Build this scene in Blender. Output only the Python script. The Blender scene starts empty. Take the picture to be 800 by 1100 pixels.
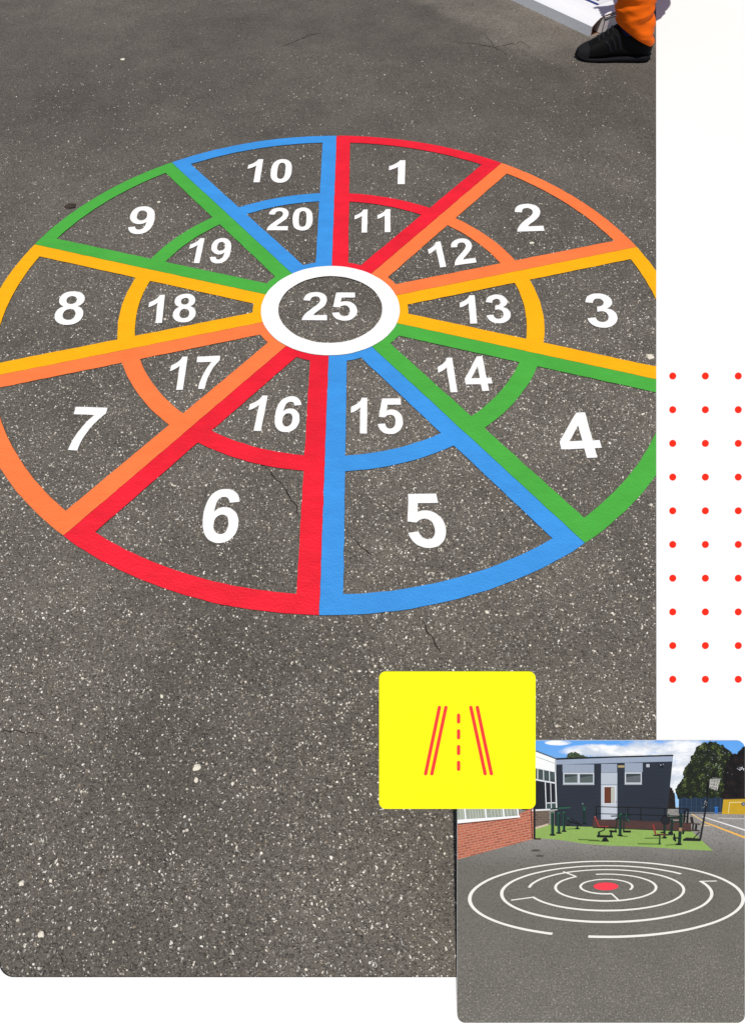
import bpy, bmesh, math, random
from mathutils import Vector, Matrix, noise
from mathutils.geometry import tessellate_polygon
random.seed(7)
SC = bpy.context.scene
COL = SC.collection
PI = math.pi

# ------------------------------------------------------------------ camera numbers (metres; the wheel's centre is the origin)
F = 810.523; PX, PY = 352.0, 525.0          # focal length and principal point for the 800 x 1100 frame
FWD = Vector((0, 0.61319195, -0.78993394))
RT = Vector((0.99978913, -0.01622145, -0.01259202))
UP = Vector((0.0205352, 0.78976737, 0.61306265))
CAM = Vector((-0.01811922, -1.76198693, 1.41684483))
PH = 0.0417895                              # turn of the wheel

def ray(x, y):
    return FWD + RT*((x-PX)/F) - UP*((y-PY)/F)
def un(x, y, z=0.0):
    d = ray(x, y)
    return CAM + d*((z-CAM.z)/d.z)

# ------------------------------------------------------------------ object helpers
def tag(o, label=None, cat=None, group=None, kind=None):
    if label: o['label'] = label
    if cat: o['category'] = cat
    if group: o['group'] = group
    if kind: o['kind'] = kind
    return o
def link(name, bm, mats, parent=None, smooth=False):
    me = bpy.data.meshes.new(name)
    bm.to_mesh(me); bm.free()
    for m in (mats if isinstance(mats, (list, tuple)) else [mats]): me.materials.append(m)
    if smooth:
        for p in me.polygons: p.use_smooth = True
    o = bpy.data.objects.new(name, me); COL.objects.link(o)
    if parent is not None: o.parent = parent
    return o
def empty(name, loc=(0, 0, 0), mat=None):
    o = bpy.data.objects.new(name, None); COL.objects.link(o)
    o.empty_display_size = 0.1
    if mat is not None: o.matrix_world = mat
    else: o.location = loc
    return o

# ------------------------------------------------------------------ material helpers
def lin(c):
    c /= 255.0
    return c/12.92 if c <= 0.04045 else ((c+0.055)/1.055)**2.4
GAIN = 0.84
def alb(r, g, b):
    return (min(lin(r)*GAIN, .94), min(lin(g)*GAIN, .9), min(lin(b)*GAIN, .9), 1)
class NT:
    def __init__(s, name):
        s.m = bpy.data.materials.new(name); s.m.use_nodes = True
        s.t = s.m.node_tree; s.t.nodes.clear()
        s.out = s.n('ShaderNodeOutputMaterial'); s.b = s.n('ShaderNodeBsdfPrincipled')
        s.l(s.b.outputs[0], s.out.inputs[0])
    def n(s, k, **kw):
        o = s.t.nodes.new(k)
        for a, v in kw.items(): setattr(o, a, v)
        return o
    def l(s, a, b): s.t.links.new(a, b)
    def coord(s): return s.n('ShaderNodeTexCoord').outputs['Object']
    def math(s, op, a, b=None, c=None, clamp=False):
        o = s.n('ShaderNodeMath', operation=op, use_clamp=clamp)
        for i, v in enumerate((a, b, c)):
            if v is None: continue
            if isinstance(v, (int, float)): o.inputs[i].default_value = v
            else: s.l(v, o.inputs[i])
        return o.outputs[0]
    def mix(s, f, a, b, blend='MIX'):
        o = s.n('ShaderNodeMix', data_type='RGBA', blend_type=blend)
        for i, v in ((0, f), (6, a), (7, b)):
            if isinstance(v, (int, float)): o.inputs[i].default_value = v
            elif isinstance(v, tuple): o.inputs[i].default_value = v
            else: s.l(v, o.inputs[i])
        return o.outputs[2]
    def noise(s, vec, scale, detail=3, rough=.55, dist=0):
        o = s.n('ShaderNodeTexNoise')
        o.inputs['Scale'].default_value = scale; o.inputs['Detail'].default_value = detail
        o.inputs['Roughness'].default_value = rough; o.inputs['Distortion'].default_value = dist
        s.l(vec, o.inputs['Vector']); return o
    def voro(s, vec, scale, rnd=1.0, feature='F1'):
        o = s.n('ShaderNodeTexVoronoi', feature=feature)
        o.inputs['Scale'].default_value = scale; o.inputs['Randomness'].default_value = rnd
        s.l(vec, o.inputs['Vector']); return o
    def ramp(s, f, a, b, lo=0.0, hi=1.0):
        o = s.n('ShaderNodeMapRange', interpolation_type='SMOOTHSTEP')
        s.l(f, o.inputs[0]); o.inputs[1].default_value = a; o.inputs[2].default_value = b
        o.inputs[3].default_value = lo; o.inputs[4].default_value = hi
        return o.outputs[0]
    def bump(s, h, dist, strength=1.0, prev=None):
        o = s.n('ShaderNodeBump'); o.inputs['Strength'].default_value = strength
        o.inputs['Distance'].default_value = dist; s.l(h, o.inputs['Height'])
        if prev is not None: s.l(prev, o.inputs['Normal'])
        return o.outputs[0]
    def base(s, v):
        if isinstance(v, tuple): s.b.inputs['Base Color'].default_value = v
        else: s.l(v, s.b.inputs['Base Color'])
    def set(s, **kw):
        for k, v in kw.items():
            s.b.inputs[k.replace('_', ' ')].default_value = v
        return s

def flat(name, rgb, rough=.6, var=.08, scale=40, bump=0.0, bscale=120, spec=.3):
    """a plain surface with a little procedural unevenness"""
    t = NT(name); c = t.coord()
    col = alb(*rgb)
    n = t.noise(c, scale, 4)
    d = tuple(x*(1-var) for x in col[:3]) + (1,)
    u = tuple(min(1, x*(1+var)) for x in col[:3]) + (1,)
    t.base(t.mix(n.outputs[0], d, u))
    t.set(Roughness=rough); t.b.inputs['Specular IOR Level'].default_value = spec
    if bump:
        t.l(t.bump(t.noise(c, bscale, 3).outputs[0], bump), t.b.inputs['Normal'])
    return t.m

def make_asphalt():
    t = NT('asphalt'); c = t.coord()
    def warp(sc_, amt, src):
        wob = t.noise(src, sc_, 2)
        ce = t.n('ShaderNodeVectorMath', operation='SUBTRACT'); t.l(wob.outputs['Color'], ce.inputs[0]); ce.inputs[1].default_value = (.5, .5, .5)
        off = t.n('ShaderNodeVectorMath', operation='SCALE'); t.l(ce.outputs[0], off.inputs[0]); off.inputs['Scale'].default_value = amt
        add = t.n('ShaderNodeVectorMath', operation='ADD'); t.l(src, add.inputs[0]); t.l(off.outputs[0], add.inputs[1])
        return add.outputs[0]
    p = warp(260, .0065, warp(70, .012, c))
    big = t.noise(c, 1.1, 5, .6)
    mid = t.noise(c, 7.0, 4, .6)
    fine = t.noise(c, 300, 4, .75)
    v1 = t.voro(p, 150); v2 = t.voro(p, 275); v3 = t.voro(p, 75)
    def rnd(v):
        s = t.n('ShaderNodeSeparateColor'); t.l(v.outputs['Color'], s.inputs[0]); return s
    r1, r2, r3 = rnd(v1), rnd(v2), rnd(v3)
    # dark binder
    dark = t.mix(t.ramp(fine.outputs[0], .25, .75), (.060, .053, .045, 1), (.205, .184, .158, 1))
    # aggregate of differing tone
    tone2 = t.mix(r2.outputs[1], (.055, .047, .039, 1), (.245, .218, .187, 1))
    col = t.mix(t.math('MULTIPLY', t.ramp(v2.outputs['Distance'], .62, .30), .75), dark, tone2)
    # worn pale chips: only some cells carry one, fewer where the surface is smoother
    dens = t.ramp(mid.outputs[0], .22, .78, .76, .52)
    chip1 = t.math('MULTIPLY', t.math('GREATER_THAN', r1.outputs[0], dens), t.ramp(t.math('ADD', v1.outputs['Distance'], t.math('MULTIPLY', r1.outputs[2], -.12)), .25, .18))
    chip2 = t.math('MULTIPLY', t.math('GREATER_THAN', r2.outputs[0], t.math('SUBTRACT', dens, .02)), t.ramp(v2.outputs['Distance'], .46, .33))
    chip3 = t.math('MULTIPLY', t.math('GREATER_THAN', r3.outputs[0], .985), t.ramp(v3.outputs['Distance'], .24, .17))
    chipc = t.mix(t.math('POWER', r1.outputs[2], 1.3), (.30, .27, .23, 1), (.90, .86, .79, 1))
    chipd = t.mix(t.math('POWER', r2.outputs[2], 1.8), (.19, .17, .142, 1), (.78, .74, .67, 1))
    # the far half is a smoother, older lay that shows less stone
    sy = t.n('ShaderNodeSeparateXYZ'); t.l(c, sy.inputs[0])
    yy = t.math('ADD', sy.outputs[1], t.math('MULTIPLY', t.math('SUBTRACT', big.outputs[0], .5), 1.6))
    show = t.ramp(yy, -.5, 1.5, 1.0, .30)
    col = t.mix(t.math('MULTIPLY', t.math('MULTIPLY', chip2, .9), show), col, chipd)
    col = t.mix(t.math('MULTIPLY', chip1, show), col, chipc)
    col = t.mix(chip3, col, (.68, .64, .57, 1))
    # dark pores
    pore = t.math('MULTIPLY', t.math('LESS_THAN', r1.outputs[1], .26), t.ramp(v1.outputs['Distance'], .46, .25))
    col = t.mix(t.math('MULTIPLY', pore, .50), col, (.020, .017, .014, 1))
    # large uneven wear
    wear = t.math('MULTIPLY', t.math('MULTIPLY_ADD', t.math('SUBTRACT', big.outputs[0], .5), 1.35, 1.0), t.ramp(yy, -1.2, 1.3, 1.06, .90))
    wear = t.math('MULTIPLY', wear, t.math('MULTIPLY_ADD', t.math('SUBTRACT', mid.outputs[0], .5), .55, 1.0))
    # an older, paler lay of asphalt beyond a diagonal joint towards the box
    a, b = un(441, 0), un(560, 59)
    d = (b-a).normalized(); nrm = Vector((d.y, -d.x, 0))
    if (un(660, 0)-a).dot(nrm) < 0: nrm = -nrm
    dp = t.n('ShaderNodeVectorMath', operation='DOT_PRODUCT'); t.l(c, dp.inputs[0]); dp.inputs[1].default_value = nrm
    sd = t.math('SUBTRACT', dp.outputs['Value'], a.dot(nrm))
    sd = t.math('ADD', sd, t.math('MULTIPLY', t.math('SUBTRACT', mid.outputs[0], .5), .22))
    dq = t.n('ShaderNodeVectorMath', operation='DOT_PRODUCT'); t.l(c, dq.inputs[0]); dq.inputs[1].default_value = d
    along = t.math('SUBTRACT', dq.outputs['Value'], b.dot(d))
    patch = t.math('MULTIPLY', t.ramp(sd, -.04, .07), t.ramp(along, .55, -.1))
    wear = t.math('MULTIPLY', wear, t.math('MULTIPLY_ADD', patch, .42, .97))
    sc = t.n('ShaderNodeVectorMath', operation='SCALE'); t.l(col, sc.inputs[0]); t.l(wear, sc.inputs['Scale'])
    t.base(sc.outputs[0])
    t.set(Roughness=.82); t.b.inputs['Specular IOR Level'].default_value = .35
    h = t.math('ADD', t.math('MULTIPLY', fine.outputs[0], .5), t.math('MULTIPLY', t.ramp(v2.outputs['Distance'], .6, .1), .5))
    h = t.math('ADD', h, t.math('MULTIPLY', t.ramp(v1.outputs['Distance'], .55, .1), t.math('SUBTRACT', r1.outputs[0], .25)))
    h = t.math('ADD', h, t.math('MULTIPLY', chip1, .55))
    t.l(t.bump(h, .0038, 1.0), t.b.inputs['Normal'])
    return t.m

def make_paint(name, rgb, streak=.10, scuff=.5, angle=0.0):
    t = NT(name); c = t.coord()
    mp = t.n('ShaderNodeMapping'); t.l(c, mp.inputs[0])
    mp.inputs['Rotation'].default_value = (0, 0, angle); mp.inputs['Scale'].default_value = (14, 26, 16)
    st = t.noise(mp.outputs[0], 1.0, 4, .6)
    big = t.noise(c, 5, 4, .6)
    gr = t.noise(c, 330, 3, .7)
    col = alb(*rgb)
    d = tuple(x*(1-streak) for x in col[:3]) + (1,)
    u = tuple(min(.92, x*(1+streak*.7)) for x in col[:3]) + (1,)
    k = t.math('ADD', t.math('MULTIPLY', st.outputs[0], .45), t.math('MULTIPLY', big.outputs[0], .55))
    cc = t.mix(t.ramp(k, .3, .7), d, u)
    # grit and small scuffs trodden into the film
    g = t.ramp(t.noise(c, 110, 5, .75).outputs[0], .68, .76)
    cc = t.mix(t.math('MULTIPLY', g, scuff), cc, (.10, .09, .08, 1))
    t.base(cc)
    t.set(Roughness=.58); t.b.inputs['Specular IOR Level'].default_value = .24
    stn = t.voro(c, 150)
    nb = t.bump(gr.outputs[0], .0010, .6)
    nb = t.bump(t.ramp(stn.outputs['Distance'], .6, .15), .0009, .5, nb)
    nb = t.bump(st.outputs[0], .004, .5, nb)
    nb = t.bump(t.noise(c, 38, 4, .6, .4).outputs[0], .0035, .35, nb)
    t.l(nb, t.b.inputs['Normal'])
    return t.m

M = {}
M['asphalt'] = make_asphalt()
M['blue'] = make_paint('blue_paint', (62, 152, 232), angle=1.4)
M['red'] = make_paint('red_paint', (243, 30, 52), angle=.7, streak=.16)
M['orange'] = make_paint('orange_paint', (255, 128, 68), angle=.4)
M['yellow'] = make_paint('yellow_paint', (255, 182, 2), angle=.2, streak=.07)
M['green'] = make_paint('green_paint', (76, 176, 66), angle=.9, streak=.09)
M['white'] = make_paint('white_paint', (252, 252, 252), streak=.04, scuff=.22)
M['edge'] = flat('edge_shade', (48, 44, 40), .9)  # dark sides paint in the thin shadow line along the markings
M['crack'] = flat('crack_dirt', (44, 39, 34), .95)

# ------------------------------------------------------------------ flat slabs with holes
def slab(loops, z0, z1, jitter=0.0, bottom=False):
    """loops[0] outline, the rest holes, as (x, y); material 0 on top, 1 on the sides"""
    if jitter:
        L2 = []
        for lp in loops:
            q = []
            for (x, y) in lp:
                n = noise.noise_vector(Vector((x*28, y*28, 3.1))); m = noise.noise_vector(Vector((x*110, y*110, 8.2)))
                q.append((x+jitter*(n.x+.6*m.x), y+jitter*(n.y+.6*m.y)))
            L2.append(q)
        loops = L2
    bm = bmesh.new()
    flatl = [p for lp in loops for p in lp]
    top = [bm.verts.new((x, y, z1)) for x, y in flatl]
    bot = [bm.verts.new((x, y, z0)) for x, y in flatl]
    for tri in tessellate_polygon([[Vector((x, y, 0)) for x, y in lp] for lp in loops]):
        try: f = bm.faces.new([top[i] for i in tri])
        except ValueError: continue
        f.normal_update()
        if f.normal.z < 0: f.normal_flip()
        f.material_index = 0
    k = 0
    for li, lp in enumerate(loops):
        n = len(lp)
        area = sum(lp[i][0]*lp[(i+1) % n][1]-lp[(i+1) % n][0]*lp[i][1] for i in range(n))
        ccw = area > 0
        for i in range(n):
            a, b = k+i, k+(i+1) % n
            q = [top[a], bot[a], bot[b], top[b]]
            if ccw != (li == 0): q.reverse()
            try: f = bm.faces.new(q); f.material_index = 1
            except ValueError: pass
        k += n
    return bm
def arc(r, t0, t1, step=.012):
    n = max(2, int(abs(t1-t0)*r/step))
    return [(r*math.sin(t0+(t1-t0)*i/n), r*math.cos(t0+(t1-t0)*i/n)) for i in range(n+1)]
def seg(a, b, step=.012):
    n = max(1, int(math.hypot(b[0]-a[0], b[1]-a[1])/step))
    return [(a[0]+(b[0]-a[0])*i/n, a[1]+(b[1]-a[1])*i/n) for i in range(n)]
def cell(t0, t1, r0, r1, inset):
    """loop bounded by two radii and two lines parallel to the spokes"""
    a = lambda r: math.asin(inset/r)
    o = arc(r1, t0+a(r1), t1-a(r1)); i = arc(r0, t1-a(r0), t0+a(r0))
    return o + seg(o[-1], i[0])[1:] + i + seg(i[-1], o[0])[1:]

# ------------------------------------------------------------------ the ground
bm = bmesh.new()
vs = [bm.verts.new(p) for p in ((-150, -150, 0), (150, -150, 0), (150, 150, 0), (-150, 150, 0))]
bm.faces.new(vs)
tag(link('ground', bm, M['asphalt']), 'worn grey asphalt of the playground', None, None, 'structure')

# ------------------------------------------------------------------ number wheel
WEDGE = [('red', '1 and 11', 'upper right of the ring, next to the blue 10 wedge'), ('orange', '2 and 12', 'between the red 1 and the yellow 3'),
         ('yellow', '3 and 13', 'on the right side of the wheel'), ('green', '4 and 14', 'between the yellow 3 and the blue 5'),
         ('blue', '5 and 15', 'lower right of the ring'), ('red', '6 and 16', 'lower left of the ring'), ('orange', '7 and 17', 'between the red 6 and the yellow 8'),
         ('yellow', '8 and 18', 'on the left side of the wheel'), ('green', '9 and 19', 'between the yellow 8 and the blue 10'), ('blue', '10 and 20', 'at the top of the wheel')]
ST = PI/5
for k, (cname, nums, where) in enumerate(WEDGE):
    t0, t1 = PH+k*ST, PH+(k+1)*ST
    loops = [cell(t0, t1, .185, 1.0, .0004), cell(t0, t1, .612, .951, .050), cell(t0, t1, .226, .563, .050)]
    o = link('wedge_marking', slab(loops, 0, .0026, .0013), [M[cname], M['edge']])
    tag(o, '%s painted wedge outline holding the numbers %s' % (cname, nums), 'floor marking', 'coloured wedges of the number wheel')
ringo = arc(.2015, 0, 2*PI, .008)[:-1]; ringi = arc(.151, 0, 2*PI, .008)[:-1]
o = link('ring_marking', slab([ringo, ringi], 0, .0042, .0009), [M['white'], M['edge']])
tag(o, 'white painted ring round the number 25 at the hub of the wheel', 'floor marking')

# bold sans-serif figures: straight (l) and quadratic (q) outlines in 2048ths of an em
G = {
'0': ["561,1472 q773,1472 892,1321 q1034,1142 1034,728 q1034,314 891,133 q773,-25 561,-25 q348,-25 218,139 q88,302 88,726 q88,1138 231,1319 q350,1472 561,1472",
      "561,1239 q510,1239 470,1206.5 q430,1174 408,1090 q379,981 379,723 q379,465 405,368.5 q431,272 470.5,240 q510,208 561,208 q612,208 652,240.5 q692,273 714,357 q743,465 743,723 q743,981 717,1077.5 q691,1174 651.5,1206.5 q612,1239 561,1239"],
'1': ["805,0 l524,0 l524,1059 q370,915 161,846 l161,1101 q271,1137 400,1237.5 q529,1338 577,1472 l805,1472 l805,0"],
'2': ["1036,261 l1036,0 l51,0 q67,148 147,280.5 q227,413 463,632 q653,809 696,872 q754,959 754,1044 q754,1138 703.5,1188.5 q653,1239 564,1239 q476,1239 424,1186 q372,1133 364,1010 l84,1038 q109,1270 241,1371 q373,1472 571,1472 q788,1472 912,1355 q1036,1238 1036,1064 q1036,965 1000.5,875.5 q965,786 888,688 q837,623 704,501 q571,379 535.5,339 q500,299 478,261 l1036,261"],
'3': ["78,389 l350,422 q363,318 420,263 q477,208 558,208 q645,208 704.5,274 q764,340 764,452 q764,558 707,620 q650,682 568,682 q514,682 439,661 l470,890 q584,887 644,939.5 q704,992 704,1079 q704,1153 660,1197 q616,1241 543,1241 q471,1241 420,1191 q369,1141 358,1045 l99,1089 q126,1222 180.5,1301.5 q235,1381 332.5,1426.5 q430,1472 551,1472 q758,1472 883,1340 q986,1232 986,1096 q986,903 775,788 q901,761 976.5,667 q1052,573 1052,440 q1052,247 911,111 q770,-25 560,-25 q361,-25 230,89.5 q99,204 78,389"],
'4': ["638,0 l638,295 l38,295 l38,541 l674,1472 l910,1472 l910,542 l1092,542 l1092,295 l910,295 l910,0 l638,0", "638,542 l638,1043 l301,542 l638,542"],
'5': ["91,377 l371,406 q383,311 442,255.5 q501,200 578,200 q666,200 727,271.5 q788,343 788,487 q788,622 727.5,689.5 q667,757 570,757 q449,757 353,650 l125,683 l269,1446 l1012,1446 l1012,1183 l482,1183 l438,934 q532,981 630,981 q817,981 947,845 q1077,709 1077,492 q1077,311 972,169 q829,-25 575,-25 q372,-25 244,84 q116,193 91,377"],
'6': ["1049,1107 l777,1077 q767,1161 725,1201 q683,1241 616,1241 q527,1241 465.5,1161 q404,1081 388,828 q493,952 649,952 q825,952 950.5,818 q1076,684 1076,472 q1076,247 944,111 q812,-25 605,-25 q383,-25 240,147.5 q97,320 97,713 q97,1116 246,1294 q395,1472 633,1472 q800,1472 909.5,1378.5 q1019,1285 1049,1107",
      "412,495 q412,358 475,283.5 q538,209 619,209 q697,209 749,270 q801,331 801,470 q801,613 745,679.5 q689,746 605,746 q524,746 468,682.5 q412,619 412,495"],
'7': ["85,1185 l85,1446 l1046,1446 l1046,1242 q927,1125 804,906 q681,687 616.5,440.5 q552,194 553,0 l282,0 q289,304 407.5,620 q526,936 724,1185 l85,1185"],
'8': ["329,790 q220,836 170.5,916.5 q121,997 121,1093 q121,1257 235.5,1364.5 q350,1472 561,1472 q770,1472 885.5,1364.5 q1001,1257 1001,1093 q1001,991 948,911.5 q895,832 799,790 q921,741 984.5,647 q1048,553 1048,430 q1048,227 918.5,100 q789,-27 574,-27 q374,-27 241,78 q86,200 86,413 q86,530 144,628.5 q202,727 329,790",
      "388,1072 q388,988 435.5,941 q483,894 562,894 q642,894 690,941.5 q738,989 738,1073 q738,1152 690.5,1199.5 q643,1247 565,1247 q484,1247 436,1199 q388,1151 388,1072",
      "361,434 q361,316 421.5,250 q482,184 572.5,184 q661,184 719,247.5 q777,311 777,431 q777,536 718,599.5 q659,663 568,663 q463,663 412,590.5 q361,518 361,434"],
}
def parse(s):
    out = []
    cur = None; ctrl = None
    for tok in s.split():
        if tok[0] == 'q':
            ctrl = tuple(map(float, tok[1:].split(','))); continue
        if tok[0] == 'l': p = tuple(map(float, tok[1:].split(',')))
        else: p = tuple(map(float, tok.split(',')))
        if cur is None: out.append(p)
        elif ctrl is not None:
            n = 7
            for i in range(1, n+1):
                u = i/n
                out.append(((1-u)**2*cur[0]+2*u*(1-u)*ctrl[0]+u*u*p[0], (1-u)**2*cur[1]+2*u*(1-u)*ctrl[1]+u*u*p[1]))
        else:
            n = max(1, int(math.hypot(p[0]-cur[0], p[1]-cur[1])/170))
            for i in range(1, n+1): out.append((cur[0]+(p[0]-cur[0])*i/n, cur[1]+(p[1]-cur[1])*i/n))
        cur, ctrl = p, None
    if math.hypot(out[0][0]-out[-1][0], out[0][1]-out[-1][1]) < 1: out.pop()
    return out
GL = {k: [parse(s) for s in v] for k, v in G.items()}
GL['9'] = [[(1163-x, 1447-y) for x, y in lp] for lp in GL['6']]

# (text, region origin, zoom, left, right (at mid height), top, bottom, slant, tilt of the base line)
NUMS = [
 ('10', (130, 140), 3.478, 472, 638, 110, 198, .148, 0), ('20', (130, 140), 3.478, 548, 716, 291, 377, .06, -1),
 ('9', (130, 140), 3.478, 31, 125.6, 286, 390, .22, 0), ('19', (130, 140), 3.478, 254, 411, 405, 500, .2, -1),
 ('18', (130, 140), 3.478, 103, 281, 615, 722, .09, -8), ('25', (0, 0), 1, 324.6, 383.4, 314.4, 345.2, 0.0, 0),
 ('1', (350, 140), 3.2, 216, 271.5, 105, 187, .04, 0), ('11', (350, 140), 3.2, 98, 221, 274, 353, .02, -2),
 ('2', (350, 140), 3.2, 647.6, 739.6, 255, 349, -.2, -3), ('12', (350, 140), 3.2, 354.6, 505, 380, 467, -.24, -21),
 ('13', (350, 140), 3.2, 460.5, 631, 568, 667, -.1, -5), ('8', (30, 280), 3.478, 107, 213, 117, 242, .2, 0),
 ('7', (30, 280), 3.478, 153.5, 274.5, 550, 711, .325, 4), ('17', (30, 280), 3.478, 531, 713, 359, 483, .133, -8),
 ('16', (180, 360), 4.444, 384, 634, 293, 465, .19, 6), ('6', (180, 360), 4.444, 171, 343, 737, 995, .12, 0),
 ('15', (350, 360), 3.81, 102, 314, 259, 408, 0, 0), ('14', (350, 360), 3.81, 460.7, 671, 93, 234, -.17, -9),
 ('5', (350, 360), 3.81, 327, 483, 652, 873, -.19, -3), ('3', (470, 290), 3.478, 552, 664, 90, 218, -.2, -3),
 ('4', (470, 290), 3.478, 448, 597, 536, 705, -.26, -6)]
CELLCOL = {1: 'red', 2: 'orange', 3: 'yellow', 4: 'green', 5: 'blue', 6: 'red', 7: 'orange', 8: 'yellow', 9: 'green', 10: 'blue'}
for (txt, org, s, xl, xr, yt, yb, sl, tilt) in NUMS:
    lps = []
    for i, ch in enumerate(txt):
        for j, lp in enumerate(GL[ch]):
            lps.append((i, j, [(x+1139*i, y) for x, y in lp]))
    allp = [p for _, _, lp in lps for p in lp]
    x0, x1 = min(p[0] for p in allp), max(p[0] for p in allp)
    y0, y1 = min(p[1] for p in allp), max(p[1] for p in allp)
    hh = (yb-yt)/2
    def P(u, v):
        x = xl+(xr-xl)*u+sl*hh*(2*v-1); y = yb+(yt-yb)*v+tilt*(u-.5)
        return un(org[0]+x/s, org[1]+y/s)
    A, Bx, Cy = P(0, 0), P(1, 0), P(0, 1)      # corners on the ground; the figure is laid out flat between them
    Dd = P(1, 1)
    O = (A+Bx+Cy+Dd)/4; ex = ((Bx-A)+(Dd-Cy))/2; ey = ((Cy-A)+(Dd-Bx))/2
    bmt = None
    groups = {}
    for i, j, lp in lps:
        q = []
        for x, y in lp:
            u, v = (x-x0)/(x1-x0)-.5, (y-y0)/(y1-y0)-.5
            w = O+ex*u+ey*v; q.append((w.x-O.x, w.y-O.y))
        groups.setdefault(i, []).append(q)
    bm = bmesh.new(); me = bpy.data.meshes.new('t')
    for i, loops in groups.items():
        b2 = slab(loops, 0, .0023, .0011); b2.to_mesh(me); b2.free(); bm.from_mesh(me)
    bpy.data.meshes.remove(me)
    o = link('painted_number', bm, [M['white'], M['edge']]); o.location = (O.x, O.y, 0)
    n = int(txt)
    lab = 'white painted number 25 inside the white ring at the hub' if n == 25 else (
        'white painted number %d in the outer cell of a %s wedge' % (n, CELLCOL[n]) if n <= 10 else
        'white painted number %d in the inner cell of a %s wedge' % (n, CELLCOL[n-10]))
    tag(o, lab, 'painted number', 'numbers of the wheel')

# ------------------------------------------------------------------ cracks, stone chips
def crack(pts, w, name='asphalt_crack'):
    bm = bmesh.new(); P = []
    for a, b in zip(pts, pts[1:]):
        A, B = un(*a), un(*b); n = max(3, int((B-A).length/.006))
        for i in range(n): P.append(A+(B-A)*i/n)
    P.append(un(*pts[-1]))
    prev = None
    for i, p in enumerate(P):
        d = (P[min(i+1, len(P)-1)]-P[max(i-1, 0)]).normalized(); nn = Vector((-d.y, d.x, 0))
        q = p+nn*(.012*noise.noise(p*14)+.006*noise.noise(p*60))
        ww = w*(.35+1.1*abs(noise.noise(p*35+Vector((5, 0, 0)))))*min(1, 6*min(i, len(P)-1-i)/len(P)+.1)
        a = bm.verts.new((q.x+nn.x*ww, q.y+nn.y*ww, .0006)); b = bm.verts.new((q.x-nn.x*ww, q.y-nn.y*ww, .0006))
        if prev: bm.faces.new((prev[0], prev[1], b, a))
        prev = (a, b)
    bmesh.ops.recalc_face_normals(bm, faces=bm.faces)
    return tag(link(name, bm, M['crack']), 'thin dark crack in the asphalt', None, None, 'structure')
crack([(262, 492), (285, 500), (318, 540), (322, 556)], .0026)
crack([(272, 474), (284, 488)], .0016)
crack([(371, 563), (380, 574), (392, 588), (404, 598)], .0021)
crack([(452, 666), (463, 686), (478, 704)], .0022)
crack([(300, 52), (318, 44), (332, 38), (345, 36)], .0030)
crack([(483, 44), (508, 47), (530, 50), (560, 45), (572, 52)], .0028)
crack([(520, 38), (532, 50), (545, 60)], .0022)
crack([(0, 786), (20, 787), (44, 790)], .0014)

# loose-edged pale grit pressed into the surface: countless, so one object
def grit():
    rg = random.Random(11); V = []; Fc = []; MI = []
    n = 0
    while n < 105000:
        x, y = rg.uniform(-1.9, 1.6), rg.uniform(-1.85, 1.7)
        d = Vector((x, y, 0))-CAM; z = d.dot(FWD)
        px, py = PX+F*d.dot(RT)/z, PY-F*d.dot(UP)/z
        if not (-60 < px < 760 and -20 < py < 1090): n += 1; continue
        n += 1
        b = noise.noise(Vector((x*1.3, y*1.3, 5)))+.5*noise.noise(Vector((x*5, y*5, 1)))
        fade = min(1, max(.10, 1.0-(y+.4)*.62))
        if rg.random() > fade*(.72+.75*b): continue
        r = .0011+.0018*rg.random()**2.0
        if rg.random() < .012: r *= 1.7
        k = rg.choice((4, 5, 5, 6)); a0 = rg.random()*6.28; e = rg.uniform(.45, 1.0); ar = rg.random()*3.14
        tx, ty = rg.uniform(-.5, .5), rg.uniform(-.5, .5)
        i0 = len(V); ca, sa = math.cos(ar), math.sin(ar); top = rg.uniform(.0007, .0019)
        P_ = []
        for j in range(k):
            a = a0+6.283*j/k+rg.uniform(-.3, .3); q = r*rg.uniform(.75, 1.2); u, v = q*math.cos(a), q*e*math.sin(a)
            P_.append((u*ca-v*sa, u*sa+v*ca))
        for u, v in P_: V.append((x+u*1.08, y+v*1.08, -.0003))
        for u, v in P_: V.append((x+u*.9, y+v*.9, max(.0003, top+.5*(tx*u+ty*v))))
        for j in range(k):
            Fc.append((i0+j, i0+(j+1) % k, i0+k+(j+1) % k, i0+k+j)); 
        Fc.append(tuple(i0+k+j for j in range(k)))
        mi = rg.choices((0, 1, 2, 3), (5, 3.5, 3, 2.2))[0]; MI += [mi]*(k+1)
    me = bpy.data.meshes.new('grit'); me.from_pydata(V, [], Fc)
    for nm, c_ in (('pale_grit', (222, 214, 200)), ('grey_grit', (176, 168, 156)), ('tan_grit', (150, 138, 122)), ('white_grit', (244, 240, 230))): me.materials.append(flat(nm, c_, .75, .12, 200))
    me.polygons.foreach_set('material_index', MI); me.update()
    o = bpy.data.objects.new('grit', me); COL.objects.link(o)
    tag(o, 'pale stone grit showing all over the worn asphalt', None, None, 'stuff')
grit()
def stone_mat():
    return flat('pale_stone', (235, 228, 212), .8, .15, 300, .002, 300)
M['stone'] = stone_mat()
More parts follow.
